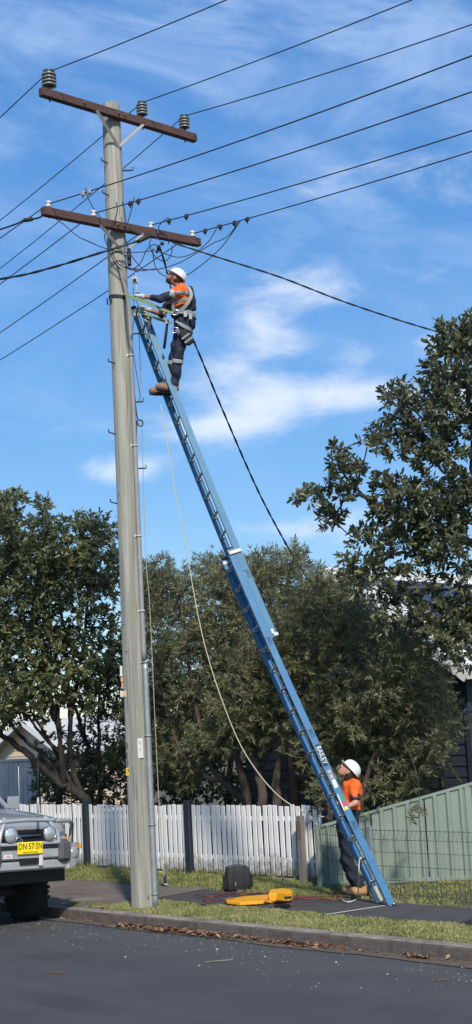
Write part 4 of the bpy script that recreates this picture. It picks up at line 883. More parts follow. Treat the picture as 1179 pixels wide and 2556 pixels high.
def worker(J, label, hd, mats, extra, hands, boots, dims=None):
    """J maps joint names to world points; builds body, clothing and boots"""
    root = thing('person', label, 'person', J['root']); g = lambda k: np.asarray(J[k], float)
    f, u = nrm(hd[0]), hd[1]; u = nrm(u - f * np.dot(u, f)); s = np.cross(f, u); s = s if np.dot(s, FH) < 0 else -s
    hc = g('head'); B = head_prims(hc, f, u, s); ch, pv, nk = g('chest'), g('pelvis'), g('neck'); waist = (ch * .42 + pv * .58)
    fr = nrm(J['front']); latv = nrm(g('shN') - g('shF')); TA = np.array([fr, latv, np.cross(fr, latv)])
    B += [('c', nk, hc - u * .045 - f * .02, .058, .056), ('c', nk, ch, .062, .10), ('e', ch, (.105, .155, .15), TA), ('c', waist, pv, .10, .11)]
    for S_ in 'NF':
        B += [('c', g('sh' + S_), g('el' + S_), .047, .037), ('c', g('el' + S_), g('wr' + S_), .040, .029), ('c', ch + latv * (.08 if S_ == 'N' else -.08) + UP * .04, g('sh' + S_), .07, .05)]
        B += [('c', g('hip' + S_), g('kn' + S_), .07, .05), ('c', g('kn' + S_), g('an' + S_), .05, .036)]
    body = blob('body', field(B, .022), mats['skin'], root, .0095)
    for sg in (-1, 1): MB().lathe(hc + f * .088 + u * .008 + s * sg * .032, f, [(.002, -.004), (.011, 0), (.009, .006), (.002, .009)], 8).build('eye', 'eye_dark', body)
    MB().tube([hc + f * .106 - u * .056 - s * .02, hc + f * .112 - u * .056, hc + f * .106 - u * .056 + s * .02], .006, 6).build('mouth', 'lip', body)
    # shirt: torso and sleeves; navy lower part and collar
    W = .0065
    tor = [('c', nk - UP * .01, ch, .078, .125), ('e', ch, (.135, .185, .17), TA), ('e', ch * .5 + waist * .5, (.135, .17, .15), TA), ('c', waist, pv, .135, .145), ('e', waist, (.145, .172, .12), TA)]
    sl = []
    for S_ in 'NF':
        up_ = g('sh' + S_) + (g('el' + S_) - g('sh' + S_)) * J['sleeve' + S_]; sl.append((g('sh' + S_), up_))
        tor += [('c', ch + latv * (.1 if S_ == 'N' else -.1) + UP * .05, g('sh' + S_), .085, .076), ('c', g('sh' + S_), up_, .076, .066)]
    split = J['split']; spn = J.get('splitn', UP)
    pl_n = [(up_ + (up_ - s0) * 0.001, up_ - s0) for s0, up_ in sl]
    orange = field(tor, .035, planes=[(split, -spn)], wrinkle=W)
    sh = blob('shirt', orange, 'hivis_orange', root, .0095)
    low = [('c', waist + UP * .06, pv, .139, .15), ('e', waist, (.147, .175, .14), TA), ('e', pv, (.15, .175, .13), TA)] + [('c', split, split * .6 + waist * .4, .12, .12)]
    blob('shirt_hem', field(low, .03, planes=[(split, spn), (J['hem'], -UP)], wrinkle=W), 'navy_cloth', sh, .0095)
    blob('collar', field([('c', nk - UP * .005, nk + (hc - nk) * .22, .079, .072)], .01, cut=[field([('c', nk - UP * .1, nk + (hc - nk) * .6, .063, .06)])]), 'navy_cloth', sh, .007)
    for S_ in 'NF':
        if J.get('long' + S_) is not None:
            a_ = g('sh' + S_) + (g('el' + S_) - g('sh' + S_)) * (J['sleeve' + S_] - .02); e_ = g('el' + S_) + (g('wr' + S_) - g('el' + S_)) * J['long' + S_]
            blob('sleeve', field([('c', a_, g('el' + S_), .066, .057), ('c', g('el' + S_), e_, .057, .048)], .02, wrinkle=.005, freq=60), 'navy_cloth', sh, .0085)
        else:
            s0, up_ = sl[0 if S_ == 'N' else 1]; d = nrm(up_ - s0); blob('cuff', field([('c', up_ + d * .004, up_ + d * .022 + d * .04, .068, .066)], .01, planes=[(up_ + d * .055, d)]), 'navy_cloth', sh, .0085)
    # trousers
    tr = [('c', waist - UP * .06, pv, .128, .135), ('e', pv - UP * .02, (.135, .165, .12), TA)]
    for S_ in 'NF':
        tr += [('c', g('hip' + S_), g('kn' + S_), .095, .072), ('c', g('kn' + S_), g('an' + S_) + UP * .0, .072, .064), ('e', g('kn' + S_) * .45 + g('an' + S_) * .55, (.075, .075, .1))]
    tro = blob('trousers', field(tr, .025, wrinkle=.010, freq=36), mats['pants'], root, .0095)
    for (heel, toe, wn) in boots:
        heel = np.asarray(heel, float); toe = np.asarray(toe, float); d = nrm(toe - heel); an = np.asarray(wn, float); L = np.linalg.norm(toe - heel)
        bu = nrm(UP - d * np.dot(UP, d)) if abs(d[2]) < .8 else -fr; sd2 = np.cross(bu, d)
        BA = np.array([d, sd2, bu])
        bf = field([('c', heel + bu * .055 + d * .03, an + (an - heel) * .1, .052, .058), ('e', heel + d * L * .45 + bu * .05, (L * .5, .047, .055), BA), ('e', toe - d * .075 + bu * .045, (.085, .052, .05), BA), ('e', heel + d * .045 + bu * .04, (.06, .042, .05), BA)], .035, planes=[(heel + bu * .012, -bu)])
        bo = blob('boot', bf, mats['boot'], root, .0075)
        blob('sole', field([('e', heel + d * .06, (.075, .047, .03), BA), ('e', toe - d * .10, (.11, .054, .03), BA), ('c', heel + d * .05, toe - d * .08, .036, .042)], .02, planes=[(heel + bu * .017, bu), (heel - bu * .014, -bu)]), 'boot_sole', bo, .007)
    for a in hands: hand(*a, parent=root)
    extra(root, sh, tro, dict(hc=hc, f=f, u=u, s=s, ch=ch, pv=pv, nk=nk, waist=waist, fr=fr, lat=latv, TA=TA, tor=tor, tr=tr, sl=sl, g=g))
    return root
def band(name, prims, k, grow, planes, m, parent, h=.008, wrinkle=0, freq=38):
    pp = [(p[0], p[1], p[2], p[3] + grow, p[4] + grow) if p[0] == 'c' else (p[0], p[1], tuple(r + grow for r in p[2]), *p[3:]) for p in prims]
    f = field(pp, k, planes=planes, wrinkle=wrinkle, freq=freq); inner = field(prims, k, wrinkle=wrinkle, freq=freq)
    f2 = lambda P: np.maximum(f(P), -(inner(P) + .006)); f2.prims = pp; return blob(name, f2, m, parent, h)
def slab_planes(c, n_, w): n_ = nrm(n_); return [(c + n_ * w / 2, n_), (c - n_ * w / 2, -n_)]

# ---- climber: stands on a fly rung, seen from his left, facing the pole
sF = s_at(990, NF); sF = fly0 + .15 + round((sF - fly0 - .15) / .305) * .305
rung_c = lp(sF, 0, NF); dC = np.dot(rung_c - CAM, FW)
def jc(x, y, d=0): return at(x, y, dC + d)
Jc = dict(root=jc(425, 985), head=jc(438, 694, .0), neck=jc(451, 716), chest=jc(453, 742), pelvis=jc(461, 808), front=-SH + FH * .1,
          shN=jc(446, 728, -.18), shF=jc(440, 730, .18), elN=jc(400, 746, -.24), wrN=jc(352, 739, -.12), elF=jc(404, 784, .24), wrF=jc(366, 772, .12),
          hipN=jc(458, 818, -.09), hipF=jc(452, 820, .09), knN=jc(445, 893, -.10), knF=jc(434, 893, .09), anN=jc(436, 960, -.08), anF=jc(428, 962, .08),
          sleeveN=.42, sleeveF=.4, longN=.38, longF=.12, split=jc(456, 769), splitn=nrm(UP - SH * .25), hem=jc(455, 822))
def climber_extra(root, sh, tro, k):
    ch, pv, waist, fr, lat, g = k['ch'], k['pv'], k['waist'], k['fr'], k['lat'], k['g']
    helmet(k['hc'], k['f'], k['u'], k['s'], root)
    A = np.array([k['f'], k['u'], k['s']]); blob('hair', field([('e', k['hc'] - k['f'] * .02 + k['u'] * .012, (.096, .104, .088), A)], planes=[(k['hc'] + k['f'] * .02, k['f'])]), 'hair_brown', root, .007)
    blob('beard', field([('e', k['hc'] + k['f'] * .045 - k['u'] * .08, (.06, .045, .06), A)]), 'hair_brown', root, .007)
    MB().tube(spline([k['hc'] + k['s'] * .085 + k['u'] * .04, k['hc'] + k['s'] * .088 - k['u'] * .04 + k['f'] * .03, k['hc'] - k['u'] * .115 + k['f'] * .05 + k['s'] * .03], 5), .006, 5).build('chin_strap', 'webbing_black', root)
    for (x, y, tl) in ((456, 743, .10), (455, 759, .12)):
        band('reflective_band', k['tor'], .035, .006, slab_planes(jc(x, y), UP - SH * tl * 2, .045) + [(g('shN') - lat * -.5, lat)], 'reflective', sh, wrinkle=.0065)
    s0, u0_ = k['sl'][0]; d = nrm(u0_ - s0); blob('reflective_band', field([('c', u0_ - d * .03, u0_ + d * .005, .075, .073)], .01, planes=[(u0_ - d * .055, -d), (u0_ + d * .012, d)]), 'reflective', sh, .008)
    for S_ in 'NF':
        a_, b_ = g('kn' + S_), g('an' + S_); c = a_ + (b_ - a_) * (.14 if S_ == 'N' else .20); d = nrm(b_ - a_); blob('reflective_band', field([('c', c - d * .03, c + d * .03, .084, .082)], .01, planes=[(c - d * .028, -d), (c + d * .028, d)]), 'reflective', tro, .008)
    # harness
    hs_ = MB(); 
    hb = band('harness', [('c', waist - UP * .08, pv + UP * .02, .155, .16), ('e', waist - UP * .06, (.165, .185, .14), k['TA'])], .03, .012, slab_planes(jc(458, 787), UP - SH * -.14, .085), 'webbing_grey', root)
    near = -FH
    o1 = lambda x, y, d_: jc(x, y, d_)
    strap(spline([o1(470, 716, -.10), o1(478, 735, -.14), o1(468, 757, -.20), o1(452, 776, -.20)], 6), .05, .008, 'reflective', hb, 'strap', [near * .8 + SH * .5] * 19)
    strap(spline([o1(455, 716, -.16), o1(437, 732, -.19), o1(432, 760, -.17), o1(436, 780, -.17)], 6), .045, .008, 'webbing_grey', hb, 'strap', [near - SH * .4] * 19)
    strap(spline([o1(440, 800, -.15), o1(456, 812, -.19), o1(474, 822, -.15), o1(480, 835, -.02)], 6), .05, .01, 'webbing_grey', hb, 'leg_strap', [near * .9 + SH * .3] * 19)
    strap(spline([o1(440, 822, -.16), o1(452, 835, -.19), o1(468, 845, -.17), o1(478, 850, -.06)], 6), .06, .01, 'webbing_grey', hb, 'leg_strap', [near * .9 + SH * .3] * 19)
    for (x, y, w) in ((463, 784, .05), (476, 790, .045)): MB().box(jc(x, y, -.205), (w, .02, .09), AX, bev=.006).build('buckle', 'reflective', hb)
    for (x, y) in ((438, 780), (437, 824)): ring(jc(x, y, -.21), .05, .008, SH, UP, 'chrome', hb, 'ring')
    blob('back_pad', field([('c', jc(474, 722, 0), jc(481, 752, 0), .05, .05), ('c', jc(480, 752, 0), jc(484, 770, 0), .045, .04)], .02), 'webbing_black', hb, .009)
    pch = MB().box(jc(466, 842, -.20), (.13, .07, .24), np.array([nrm(SH * .82 + UP * .57), FH, nrm(UP * .82 - SH * .57)]), bev=.02).build('tool_pouch', 'webbing_black', hb)
    for t_ in (-.05, .02): MB().box(jc(466, 842, -.245) + nrm(UP * .82 - SH * .57) * t_, (.135, .012, .028), np.array([nrm(SH * .82 + UP * .57), FH, nrm(UP * .82 - SH * .57)])).build('pouch_band', 'webbing_grey', pch)
    MB().tube([jc(419, 798, -.12), jc(416, 825, -.13), jc(410, 870, -.13)], [.017, .02, .02], 8).build('hanging_tool', 'webbing_black', hb)
    MB().box(jc(423, 768, -.10), (.10, .05, .11), AX, bev=.02).build('chest_clip', 'webbing_black', hb); MB().box(jc(413, 792, -.14), (.035, .02, .20), np.array([nrm(SH * .97 + UP * .2), FH, nrm(UP * .97 - SH * .2)])).build('strap_end', 'webbing_grey', hb)
    strap(spline([jc(434, 782, -.21), jc(400, 770, -.20), jc(365, 753, -.22), jc(330, 742, -.2), ppt(312, 739, .03)], 5), .038, .008, 'webbing_lime', hb, 'lanyard', [near] * 21)
    strap(spline([jc(428, 806, -.05), jc(400, 798, .02), jc(365, 784, .12), jc(345, 775, .15)], 5), .038, .008, 'webbing_lime', hb, 'lanyard', [near] * 16)
    strap(spline([jc(377, 790, .0), jc(373, 812, .05), jc(371, 845, .12)], 5), .04, .006, 'webbing_grey', hb, 'strap_end', [near] * 11)
bt = []
for sg, x in ((-1, 0), (1, 0)):
    ank = Jc['anN' if sg < 0 else 'anF']; heel = jc(440 if sg < 0 else 428, 978 if sg < 0 else 985, sg * .085); toe = jc(390 if sg < 0 else 374, 971 if sg < 0 else 983, sg * .085 + .02); bt.append((heel, toe, ank))
worker(Jc, 'worker in orange hi-vis shirt and white helmet standing high on the ladder', (-SH * .80 + UP * .60 + FH * .08, UP + SH * .6), dict(skin='skin_tan', pants='navy_cloth', boot='boot_brown'), climber_extra,
       [(Jc['wrN'], jc(330, 734, -.05), -UP + FH * .4, 'glove_white'), (Jc['wrF'], jc(346, 767, .05), -UP * .6 - FH * .4, 'glove_white')], bt)

# ---- ground worker: behind the ladder foot, looking up
dW = 18.45
def jw(x, y, d=0): return at(x, y, dW + d)
Jw = dict(root=jw(888, 2232), head=jw(871, 1925, 0), neck=jw(877, 1950), chest=jw(879, 1974), pelvis=jw(867, 2066), front=-SH + FH * .12,
          shN=jw(886, 1961, -.17), shF=jw(872, 1962, .18), elN=jw(888, 2004, -.27), wrN=jw(862, 2016, -.36), elF=jw(842, 2008, .22), wrF=jw(829, 2034, .10),
          hipN=jw(871, 2078, -.085), hipF=jw(861, 2080, .085), knN=jw(869, 2148, -.10), knF=jw(864, 2150, .11), anN=jw(896, 2207, -.06), anF=jw(888, 2206, .12),
          sleeveN=.60, sleeveF=.60, split=jw(875, 2020), splitn=nrm(UP + SH * .12), hem=jw(858, 2072))
def ground_extra(root, sh, tro, k):
    helmet(k['hc'], k['f'], k['u'], k['s'], root)
    A = np.array([k['f'], k['u'], k['s']])
    hr = blob('hair', field([('e', k['hc'] - k['f'] * .022 + k['u'] * .01, (.098, .106, .089), A), ('e', k['hc'] - k['f'] * .06 - k['u'] * .06, (.055, .075, .075), A)], .03, planes=[(k['hc'] + k['f'] * .028, k['f'])]), 'hair_dark', root, .007)
    MB().tube(spline([k['hc'] + k['f'] * .108 - k['u'] * .042 - k['s'] * .03, k['hc'] + k['f'] * .118 - k['u'] * .04, k['hc'] + k['f'] * .108 - k['u'] * .042 + k['s'] * .03], 4), .007, 5).build('moustache', 'hair_dark', root)
    MB().tube(spline([k['hc'] + k['s'] * .086 + k['u'] * .03 - k['f'] * .03, k['hc'] + k['s'] * .088 - k['u'] * .05 - k['f'] * .01, k['hc'] - k['u'] * .11 + k['f'] * .03 + k['s'] * .03], 5), .005, 5).build('chin_strap', 'webbing_black', root)
    for S_ in 'NF':
        a_ = k['g']('an' + S_); blob('trouser_cuff', field([('c', a_ + UP * .05, a_ - UP * .01, .078, .083)], .01, planes=[(a_ - UP * .02, -UP)], wrinkle=.008, freq=90), 'denim_dark', tro, .0085)
gzw = jw(890, 2232)[2]
bt = [(jw(917, 2233, -.07), jw(868, 2236, -.13), Jw['anN']), (jw(908, 2229, .13), jw(857, 2230, .08), Jw['anF'])]
worker(Jw, 'worker in orange shirt and white helmet standing at the ladder foot looking up', (-SH * .64 + UP * .76 + FH * .04, UP + SH * .9), dict(skin='skin', pants='denim_dark', boot='boot_tan'), ground_extra,
       [(Jw['wrN'], jw(845, 2011, -.40), FH * .3 - UP * .5, 'glove_black'), (Jw['wrF'], jw(817, 2045, .06), -FH * .5 - SH * .3, 'glove_black')], bt)
# ------------------------------------------------------------------ things on the verge
def offs(p, z): q = np.array(p, float); q[2] = z; return q
ty = thing('cable_cover', 'bright yellow plastic tray with raised block lying on the path', 'tray', onz(650, 2248, .2))
zb = gz(13) + .02
def prism(pts, z0, z1, m, parent, name, inset=.0):
    P0 = np.array([onz(x, y, z0) for x, y in pts]); c = P0.mean(0); b = MB(); n = len(pts)
    lo = P0.copy(); lo[:, 2] = z0; m1 = P0.copy(); m1[:, 2] = z1 - inset; hi = c + (P0 - c) * (1 - (inset * 3 if inset else 0)); hi[:, 2] = z1
    R = [lo, m1, hi]; b.grid(np.array(R), smooth=False, closed=True); b.add(hi, [tuple(range(n))]); b.add(lo, [tuple(range(n - 1, -1, -1))])
    o = b.build(name, m, parent)
    import bmesh
    bm = bmesh.new(); bm.from_mesh(o.data); bmesh.ops.recalc_face_normals(bm, faces=bm.faces); bm.to_mesh(o.data); bm.free(); return o
prism([(560, 2252), (568, 2256), (600, 2259), (640, 2257), (724, 2249), (727, 2246), (700, 2239), (660, 2240), (610, 2244), (575, 2249)], zb, zb + .038, 'tray_yellow', ty, 'deck', .008)
prism([(672, 2250), (724, 2248), (730, 2245), (724, 2240), (690, 2237), (674, 2240)], zb + .02, zb + .12, 'tray_yellow', ty, 'block', .012)
prism([(692, 2246), (716, 2248), (731, 2244), (728, 2239), (706, 2236), (694, 2238)], zb + .1, zb + .20, 'tray_yellow', ty, 'hump', .014)
p = onz(720, 2249.5, zb + .10); MB().box(p + UP * .045, (.10, .05, .03), AX, bev=.008).build('slot', 'rubber', ty)
p = onz(668, 2247, zb + .045); MB().box(p + UP * .002, (.08, .05, .004), AX).build('pad', 'rubber', ty)
def cord(pts, lab, z=.222):
    setp(MB().tube(spline([offs(onz(x, y, z), z + random.uniform(0, .008)) for x, y in pts], 6), .011, 6).build('red_cord', 'red_cord'), lab, 'cord')
cord([(488, 2233), (505, 2238), (530, 2240), (552, 2234), (575, 2229), (600, 2233), (640, 2229), (660, 2232), (675, 2227)], 'dark red cord snaking on the path behind the yellow tray')
cord([(506, 2249), (520, 2252), (545, 2247), (570, 2248), (590, 2240)], 'short end of dark red cord at the left tip of the yellow tray')
cord([(728, 2243), (760, 2246), (800, 2245), (835, 2247), (858, 2240), (830, 2236), (790, 2238), (740, 2240)], 'dark red cord running from the yellow tray towards the ladder foot')
bg = thing('tool_bag', 'black fabric tool bag standing upright on the grass before the fence', 'bag', onz(595, 2221, .2)); bo_ = ORG[bg.name]
bx, by, bz = SH * .97 + FH * .2, nrm(FH - SH * .2), UP; bx = nrm(bx)
P = []
for z, w, d in ((0, .165, .10), (.02, .18, .115), (.14, .18, .12), (.26, .172, .115), (.315, .165, .105), (.32, .15, .085), (.25, .13, .07)):
    row = []
    for kx in range(20):
        a = 2 * math.pi * kx / 20; ca, sa = math.cos(a), math.sin(a); e = .3; row.append(bo_ + bx * w * abs(ca) ** e * np.sign(ca) + by * d * abs(sa) ** e * np.sign(sa) + bz * (z + (.012 * math.sin(3 * a) if z > .2 else 0)))
    P.append(row)
b = MB(); b.grid(np.array(P), closed=True); b.add(P[0], [tuple(range(19, -1, -1))]); b.add(P[-1], [tuple(range(20))]); b.build('bag_body', 'bag_black', bg)
b = MB(); Q = [[bo_ + bx * x + by * y + bz * (.325 + .03 * math.cos(x * 9) - (.03 if y < -.05 else 0)) for x in np.linspace(-.14, .15, 8)] for y in (-.10, -.04, .03, .09)]; b.grid(np.array(Q)); b.build('flap', 'webbing_grey', bg).data.materials[0] = MT('bar_grey')
for x0 in (-.07, .09): strap(spline([bo_ + bx * x0 - by * .125 + bz * .02, bo_ + bx * (x0 - .01) - by * .135 + bz * .14, bo_ + bx * (x0 + .01) - by * .12 + bz * .30, bo_ + bx * (x0 + .02) - by * .03 + bz * .345], 5), .035, .006, 'webbing_black', bg, 'strap', [-by] * 16)
for x0 in (-.19, .19): MB().box(bo_ + bx * x0 + bz * .12, (.04, .16, .21), np.array([bx, by, bz]), bev=.02).build('side_pocket', 'bag_black', bg)
MB().box(bo_ - by * .13 - bx * .06 + bz * .10, (.012, .006, .05), np.array([bx, by, bz])).build('zip_pull', 'alloy', bg)

# ------------------------------------------------------------------ parked four wheel drive
CO = np.array([-16.72, 10.52, roadz(10.52) + .0]); crr = .046
ca_x = np.array([1., 0, .01]); ca_x = nrm(ca_x); ca_y = np.array([0, math.cos(crr), -math.sin(crr)]); ca_z = np.cross(ca_x, ca_y)
CA = np.array([ca_x, ca_y, ca_z])
def cp(x, y, z): return CO + ca_x * x + ca_y * y + ca_z * z
car = thing('parked_car', 'silver four wheel drive with bull bar and yellow number plate parked at the kerb', 'car', CO)
def loft(secs, name, m, parent=car, closed=True, smooth=True, cap=True):
    P = np.array([[cp(*q) for q in s_] for s_ in secs]); b = MB(); b.grid(P, smooth=smooth, closed=closed)
    if cap: b.add(P[0], [tuple(range(len(P[0]) - 1, -1, -1))]); b.add(P[-1], [tuple(range(len(P[0])))])
    return b.build(name, m, parent)
def sec(x, hw, z0, z1, r=.08, crown=.03):
    pts = [(x, -hw, z0), (x, -hw, z1 - r), (x, -hw + r * .3, z1 - r * .3), (x, -hw + r, z1)]
    pts += [(x, y, z1 + crown * (1 - (y / (hw - r)) ** 2)) for y in np.linspace(-hw + r, hw - r, 7)[1:-1]]
    return pts + [(x, hw - r, z1), (x, hw - r * .3, z1 - r * .3), (x, hw, z1 - r), (x, hw, z0)]
loft([sec(.86, .78, .92, 1.30), sec(.80, .84, .90, 1.37), (sec(.55, .88, .86, 1.43)), sec(.0, .90, .80, 1.49), sec(-.55, .90, .60, 1.54)], 'front_body', 'car_silver')
loft([sec(-.55, .90, .45, 1.53, .1), sec(-1.2, .91, .42, 1.53, .1), sec(-2.7, .91, .42, 1.50, .1), sec(-4.1, .90, .5, 1.46, .1)], 'cabin_body', 'car_silver')
loft([[(x, -h0, 1.40), (x - 0.0, -h1, z1), (x, h1, z1), (x, h0, 1.40)] for x, h0, h1, z1 in ((-.55, .80, .80, 1.53), (-1.25, .82, .64, 2.07), (-1.5, .82, .63, 2.12), (-2.6, .82, .63, 2.1), (-2.9, .82, .66, 1.52))], 'cabin', 'glass_dark', smooth=False)
loft([[(x, -h, z), (x, h, z), (x, h, z + .03), (x, -h, z + .03)] for x, h, z in ((-1.22, .64, 2.07), (-1.6, .64, 2.12), (-2.62, .63, 2.1))], 'roof', 'car_silver')
for s_ in (-1, 1):
    MB().beam(cp(-.55, s_ * .80, 1.54), cp(-1.25, s_ * .645, 2.08), .06, .05).build('pillar', 'car_silver', car)
    mi = MB().box(cp(-.78, s_ * 1.0, 1.63), (.10, .20, .17), CA, bev=.035).build('mirror', 'car_black', car); MB().box(cp(-.72, s_ * 1.0, 1.63), (.02, .21, .18), CA, bev=.01).build('mirror_cap', 'car_silver', mi)
    fl = []
    for a in np.linspace(.35, math.pi - .1, 12): fl.append([cp(.0 + r * math.cos(a), s_ * y, .46 + r * math.sin(a)) for r, y in ((.46, .93), (.55, .94), (.55, .86), (.46, .86))])
    b = MB(); b.grid(np.array(fl), smooth=True, closed=True); b.build('wheel_flare', 'bar_grey', car)
MB().box(cp(.45, 0, .70), (.95, 1.5, .25), CA).build('underbody', 'car_black', car); MB().box(cp(-1.8, 0, .5), (3.6, 1.5, .25), CA).build('underbody', 'car_black', car)
MB().box(cp(.0, 0, .40), (.09, 1.3, .09), CA).build('axle', 'car_black', car)
for (x, y) in ((0, .74), (0, -.74), (-3.05, .74), (-3.05, -.74)):
    c = cp(x, y, .40); s_ = 1 if y > 0 else -1; sax = ca_y * s_ if x else nrm(ca_y + ca_x * .0) * s_
    wh = MB().lathe(c - sax * .135, sax, [(.22, 0), (.33, .0), (.375, .02), (.395, .05), (.395, .22), (.375, .25), (.33, .27), (.22, .27)], 36); 
    for k in range(36):
        a = 2 * math.pi * k / 36; rad = ca_x * math.cos(a) + ca_z * math.sin(a); tan = -ca_x * math.sin(a) + ca_z * math.cos(a)
        for dy in (-.085, 0, .085): wh.box(c + rad * .397 + sax * (dy + .02 * (k % 2)), (.05, .06, .012), np.array([tan, sax, rad]))
    w_ = wh.build('wheel', 'tyre', car)
    MB().lathe(c + sax * .06, sax, [(.23, 0), (.24, .06), (.215, .065), (.20, .02), (.07, .04), (.06, .07), (.02, .07)], 24).build('rim', 'alloy', w_)
# front: grille, headlights, emblem
loft([[(.865 + dx, -.50 + i, .90), (.865 + dx, -.50 + i, 1.28 - i), (.865 + dx, .50 - i, 1.28 - i), (.865 + dx, .50 - i, .90)] for dx, i in ((0, 0), (.02, .01))], 'grille', 'car_black', smooth=False)
for z in (.98, 1.10, 1.20): MB().box(cp(.892, 0, z), (.02, .96, .022), CA).build('grille_bar', 'bar_silver', car)
for y_ in (-1, 1):
    hl = MB().box(cp(.83, y_ * .66, 1.12), (.12, .28, .20), CA, bev=.03).build('headlight', 'lens', car); MB().box(cp(.80, y_ * .82, 1.12), (.10, .08, .16), CA, bev=.02).build('indicator', 'amber', hl)
em = cp(.915, .0, 1.135); eo = ring(em, .062, .008, ca_y, ca_z, 'chrome', car, 'emblem')
def ell(c, rx, rz, t): a = np.linspace(0, 2 * math.pi, 17); return MB().tube([c + ca_y * rx * math.cos(v) + ca_z * rz * math.sin(v) for v in a], t, 5, cap=False)
ell(em + ca_x * .002, .022, .046, .006).build('emblem_oval', 'chrome', eo); ell(em + ca_x * .003 + ca_z * .018, .045, .02, .006).build('emblem_oval', 'chrome', eo)
# bull bar
cp0 = cp
def cp(x, y, z): return cp0(x, y * .97, z + .085)
BX = 1.12
bb = MB(); bb.box(cp(BX + .0, 0, .90), (.14, 1.30, .17), CA, bev=.02); bb.box(cp(BX - .02, 0, .735), (.12, 1.46, .13), CA, bev=.025); bar = bb.build('bull_bar', 'bar_silver', car)
MB().box(cp(BX + .02, 0, 1.015), (.12, 1.30, .05), CA, bev=.015).build('channel_top', 'bar_silver', bar)
MB().box(cp(BX + .066, 0, .972), (.02, 1.0, .055), CA).build('channel', 'car_black', bar)
for y_ in (-1, 1):
    MB().box(cp(BX + .03, y_ * .57, .905), (.20, .20, .30), CA, bev=.05).build('buffer', 'bar_grey', bar)
    b = MB(); S = []
    for x, y, z0, z1 in ((BX + .06, .66, .67, 1.0), (BX + .02, .80, .70, 1.0), (BX - .05, .92, .76, .99), (BX - .50, .97, .82, .97)): S.append([cp(x, y_ * y, z0), cp(x, y_ * y, z1), cp(x - .05, y_ * (y - .05), z1), cp(x - .05, y_ * (y - .05), z0)])
    b.grid(np.array(S), smooth=False, closed=True); b.add(S[0], [(0, 1, 2, 3)]); b.add(S[-1], [(3, 2, 1, 0)]); wg = b.build('wing', 'bar_silver', bar)
    MB().lathe(cp(BX + .02, y_ * .77, .87), nrm(ca_x + ca_y * y_ * .2), [(.075, -.03), (.075, .015), (.06, .02), (.01, .022)], 18).build('fog_light', 'lens', wg)
    MB().box(cp(BX - .01, y_ * .87, .95), (.10, .03, .05), CA).build('side_marker', 'amber', wg)
    MB().tube(spline([cp(BX - .0, y_ * .46, 1.30), cp(BX - .10, y_ * .76, 1.29), cp(BX - .25, y_ * .94, 1.24), cp(BX - .32, y_ * .97, 1.12), cp(BX - .34, y_ * .97, .98)], 6), .028, 10).build('side_hoop', 'bar_silver', bar)
    MB().tube(spline([cp(BX + .05, y_ * .50, .98), cp(BX + .04, y_ * .46, 1.15), cp(BX - .02, y_ * .36, 1.31), cp(BX - .08, y_ * .34, 1.345)], 6), .03, 10).build('upright', 'bar_silver', bar)
    sp_ = cp(BX + .06, y_ * .32 + (.0), 1.14); s0 = MB().lathe(sp_ - ca_x * .05, ca_x, [(.03, -.06), (.07, -.04), (.098, .03), (.106, .07), (.10, .078), (.09, .07)], 28).build('spotlight', 'car_black', bar)
    MB().lathe(sp_ - ca_x * .05, ca_x, [(.094, .068), (.092, .078), (.055, .088), (.01, .092)], 28).build('lens', 'lens', s0); ring(sp_ + ca_x * .022, .100, .007, ca_y, ca_z * 1.25, 'chrome', s0, 'rim')
    MB().tube([sp_ - ca_z * .11, sp_ - ca_z * .15], .018, 6).build('bracket', 'car_black', s0)
MB().tube(spline([cp(BX - .0, -.47, 1.31), cp(BX + .0, 0, 1.325), cp(BX - .0, .47, 1.31)], 8), .028, 10).build('top_tube', 'bar_silver', bar)
MB().box(cp(BX + .05, 0, .80), (.03, .30, .10), CA).build('winch_slot', 'car_black', bar)
MB().box(cp(BX + .055, .18, .80), (.05, .06, .16), CA, bev=.01).build('recovery_hook', 'plate_white', bar)
np_ = cp(BX + .10, -.02, .965); plq = MB().box(np_, (.008, .40, .155), CA, bev=.003).build('number_plate', 'number_yellow', car)
text('DN·57·SN', .112, np_ + ca_x * .006 + ca_z * .018, ca_y, ca_z, 'black_paint', plq, 'lettering', .0015, .80)
text('NEW SOUTH WALES', .026, np_ + ca_x * .006 - ca_z * .058, ca_y, ca_z, 'black_paint', plq, 'lettering', .001, .95)
bd = cp(BX + .074, -.36, .865); bq = MB().box(bd, (.004, .13, .05), CA).build('badge', 'sticker_white', bar); text('ARB', .045, bd + ca_x * .004, ca_y, ca_z, 'sticker_red', bq, 'lettering', .001)
an = MB().tube([cp(BX - .05, .21, 1.33), cp(BX - .05, .21, 1.55), cp(BX - .05, .21, 1.62)], [.02, .018, .012], 8).build('antenna', 'bar_silver', car); MB().tube([cp(BX - .05, .21, 1.60), cp(BX - .05, .208, 1.85), cp(BX - .04, .205, 2.15)], [.012, .009, .005], 6).build('whip', 'car_black', an)
xk = [(174, 2145), (180, 2110), (182, 2060), (179, 2000), (177, 1900), (176, 1780)]
a0 = ony(174, 2145, 11.46); dk = np.dot(a0 - CAM, FW); MB().tube(pxpath([(x, y, dk) for x, y in xk], 5), [.012] * 10 + [.008] * 15 + [.004], 6).build('whip_antenna', 'car_black', car)
cp = cp0
for y_ in (-.2, .25): MB().beam(cp(-.52, y_, 1.56), cp(-.62, y_ + .45, 1.62), .02, .015).build('wiper', 'car_black', car)
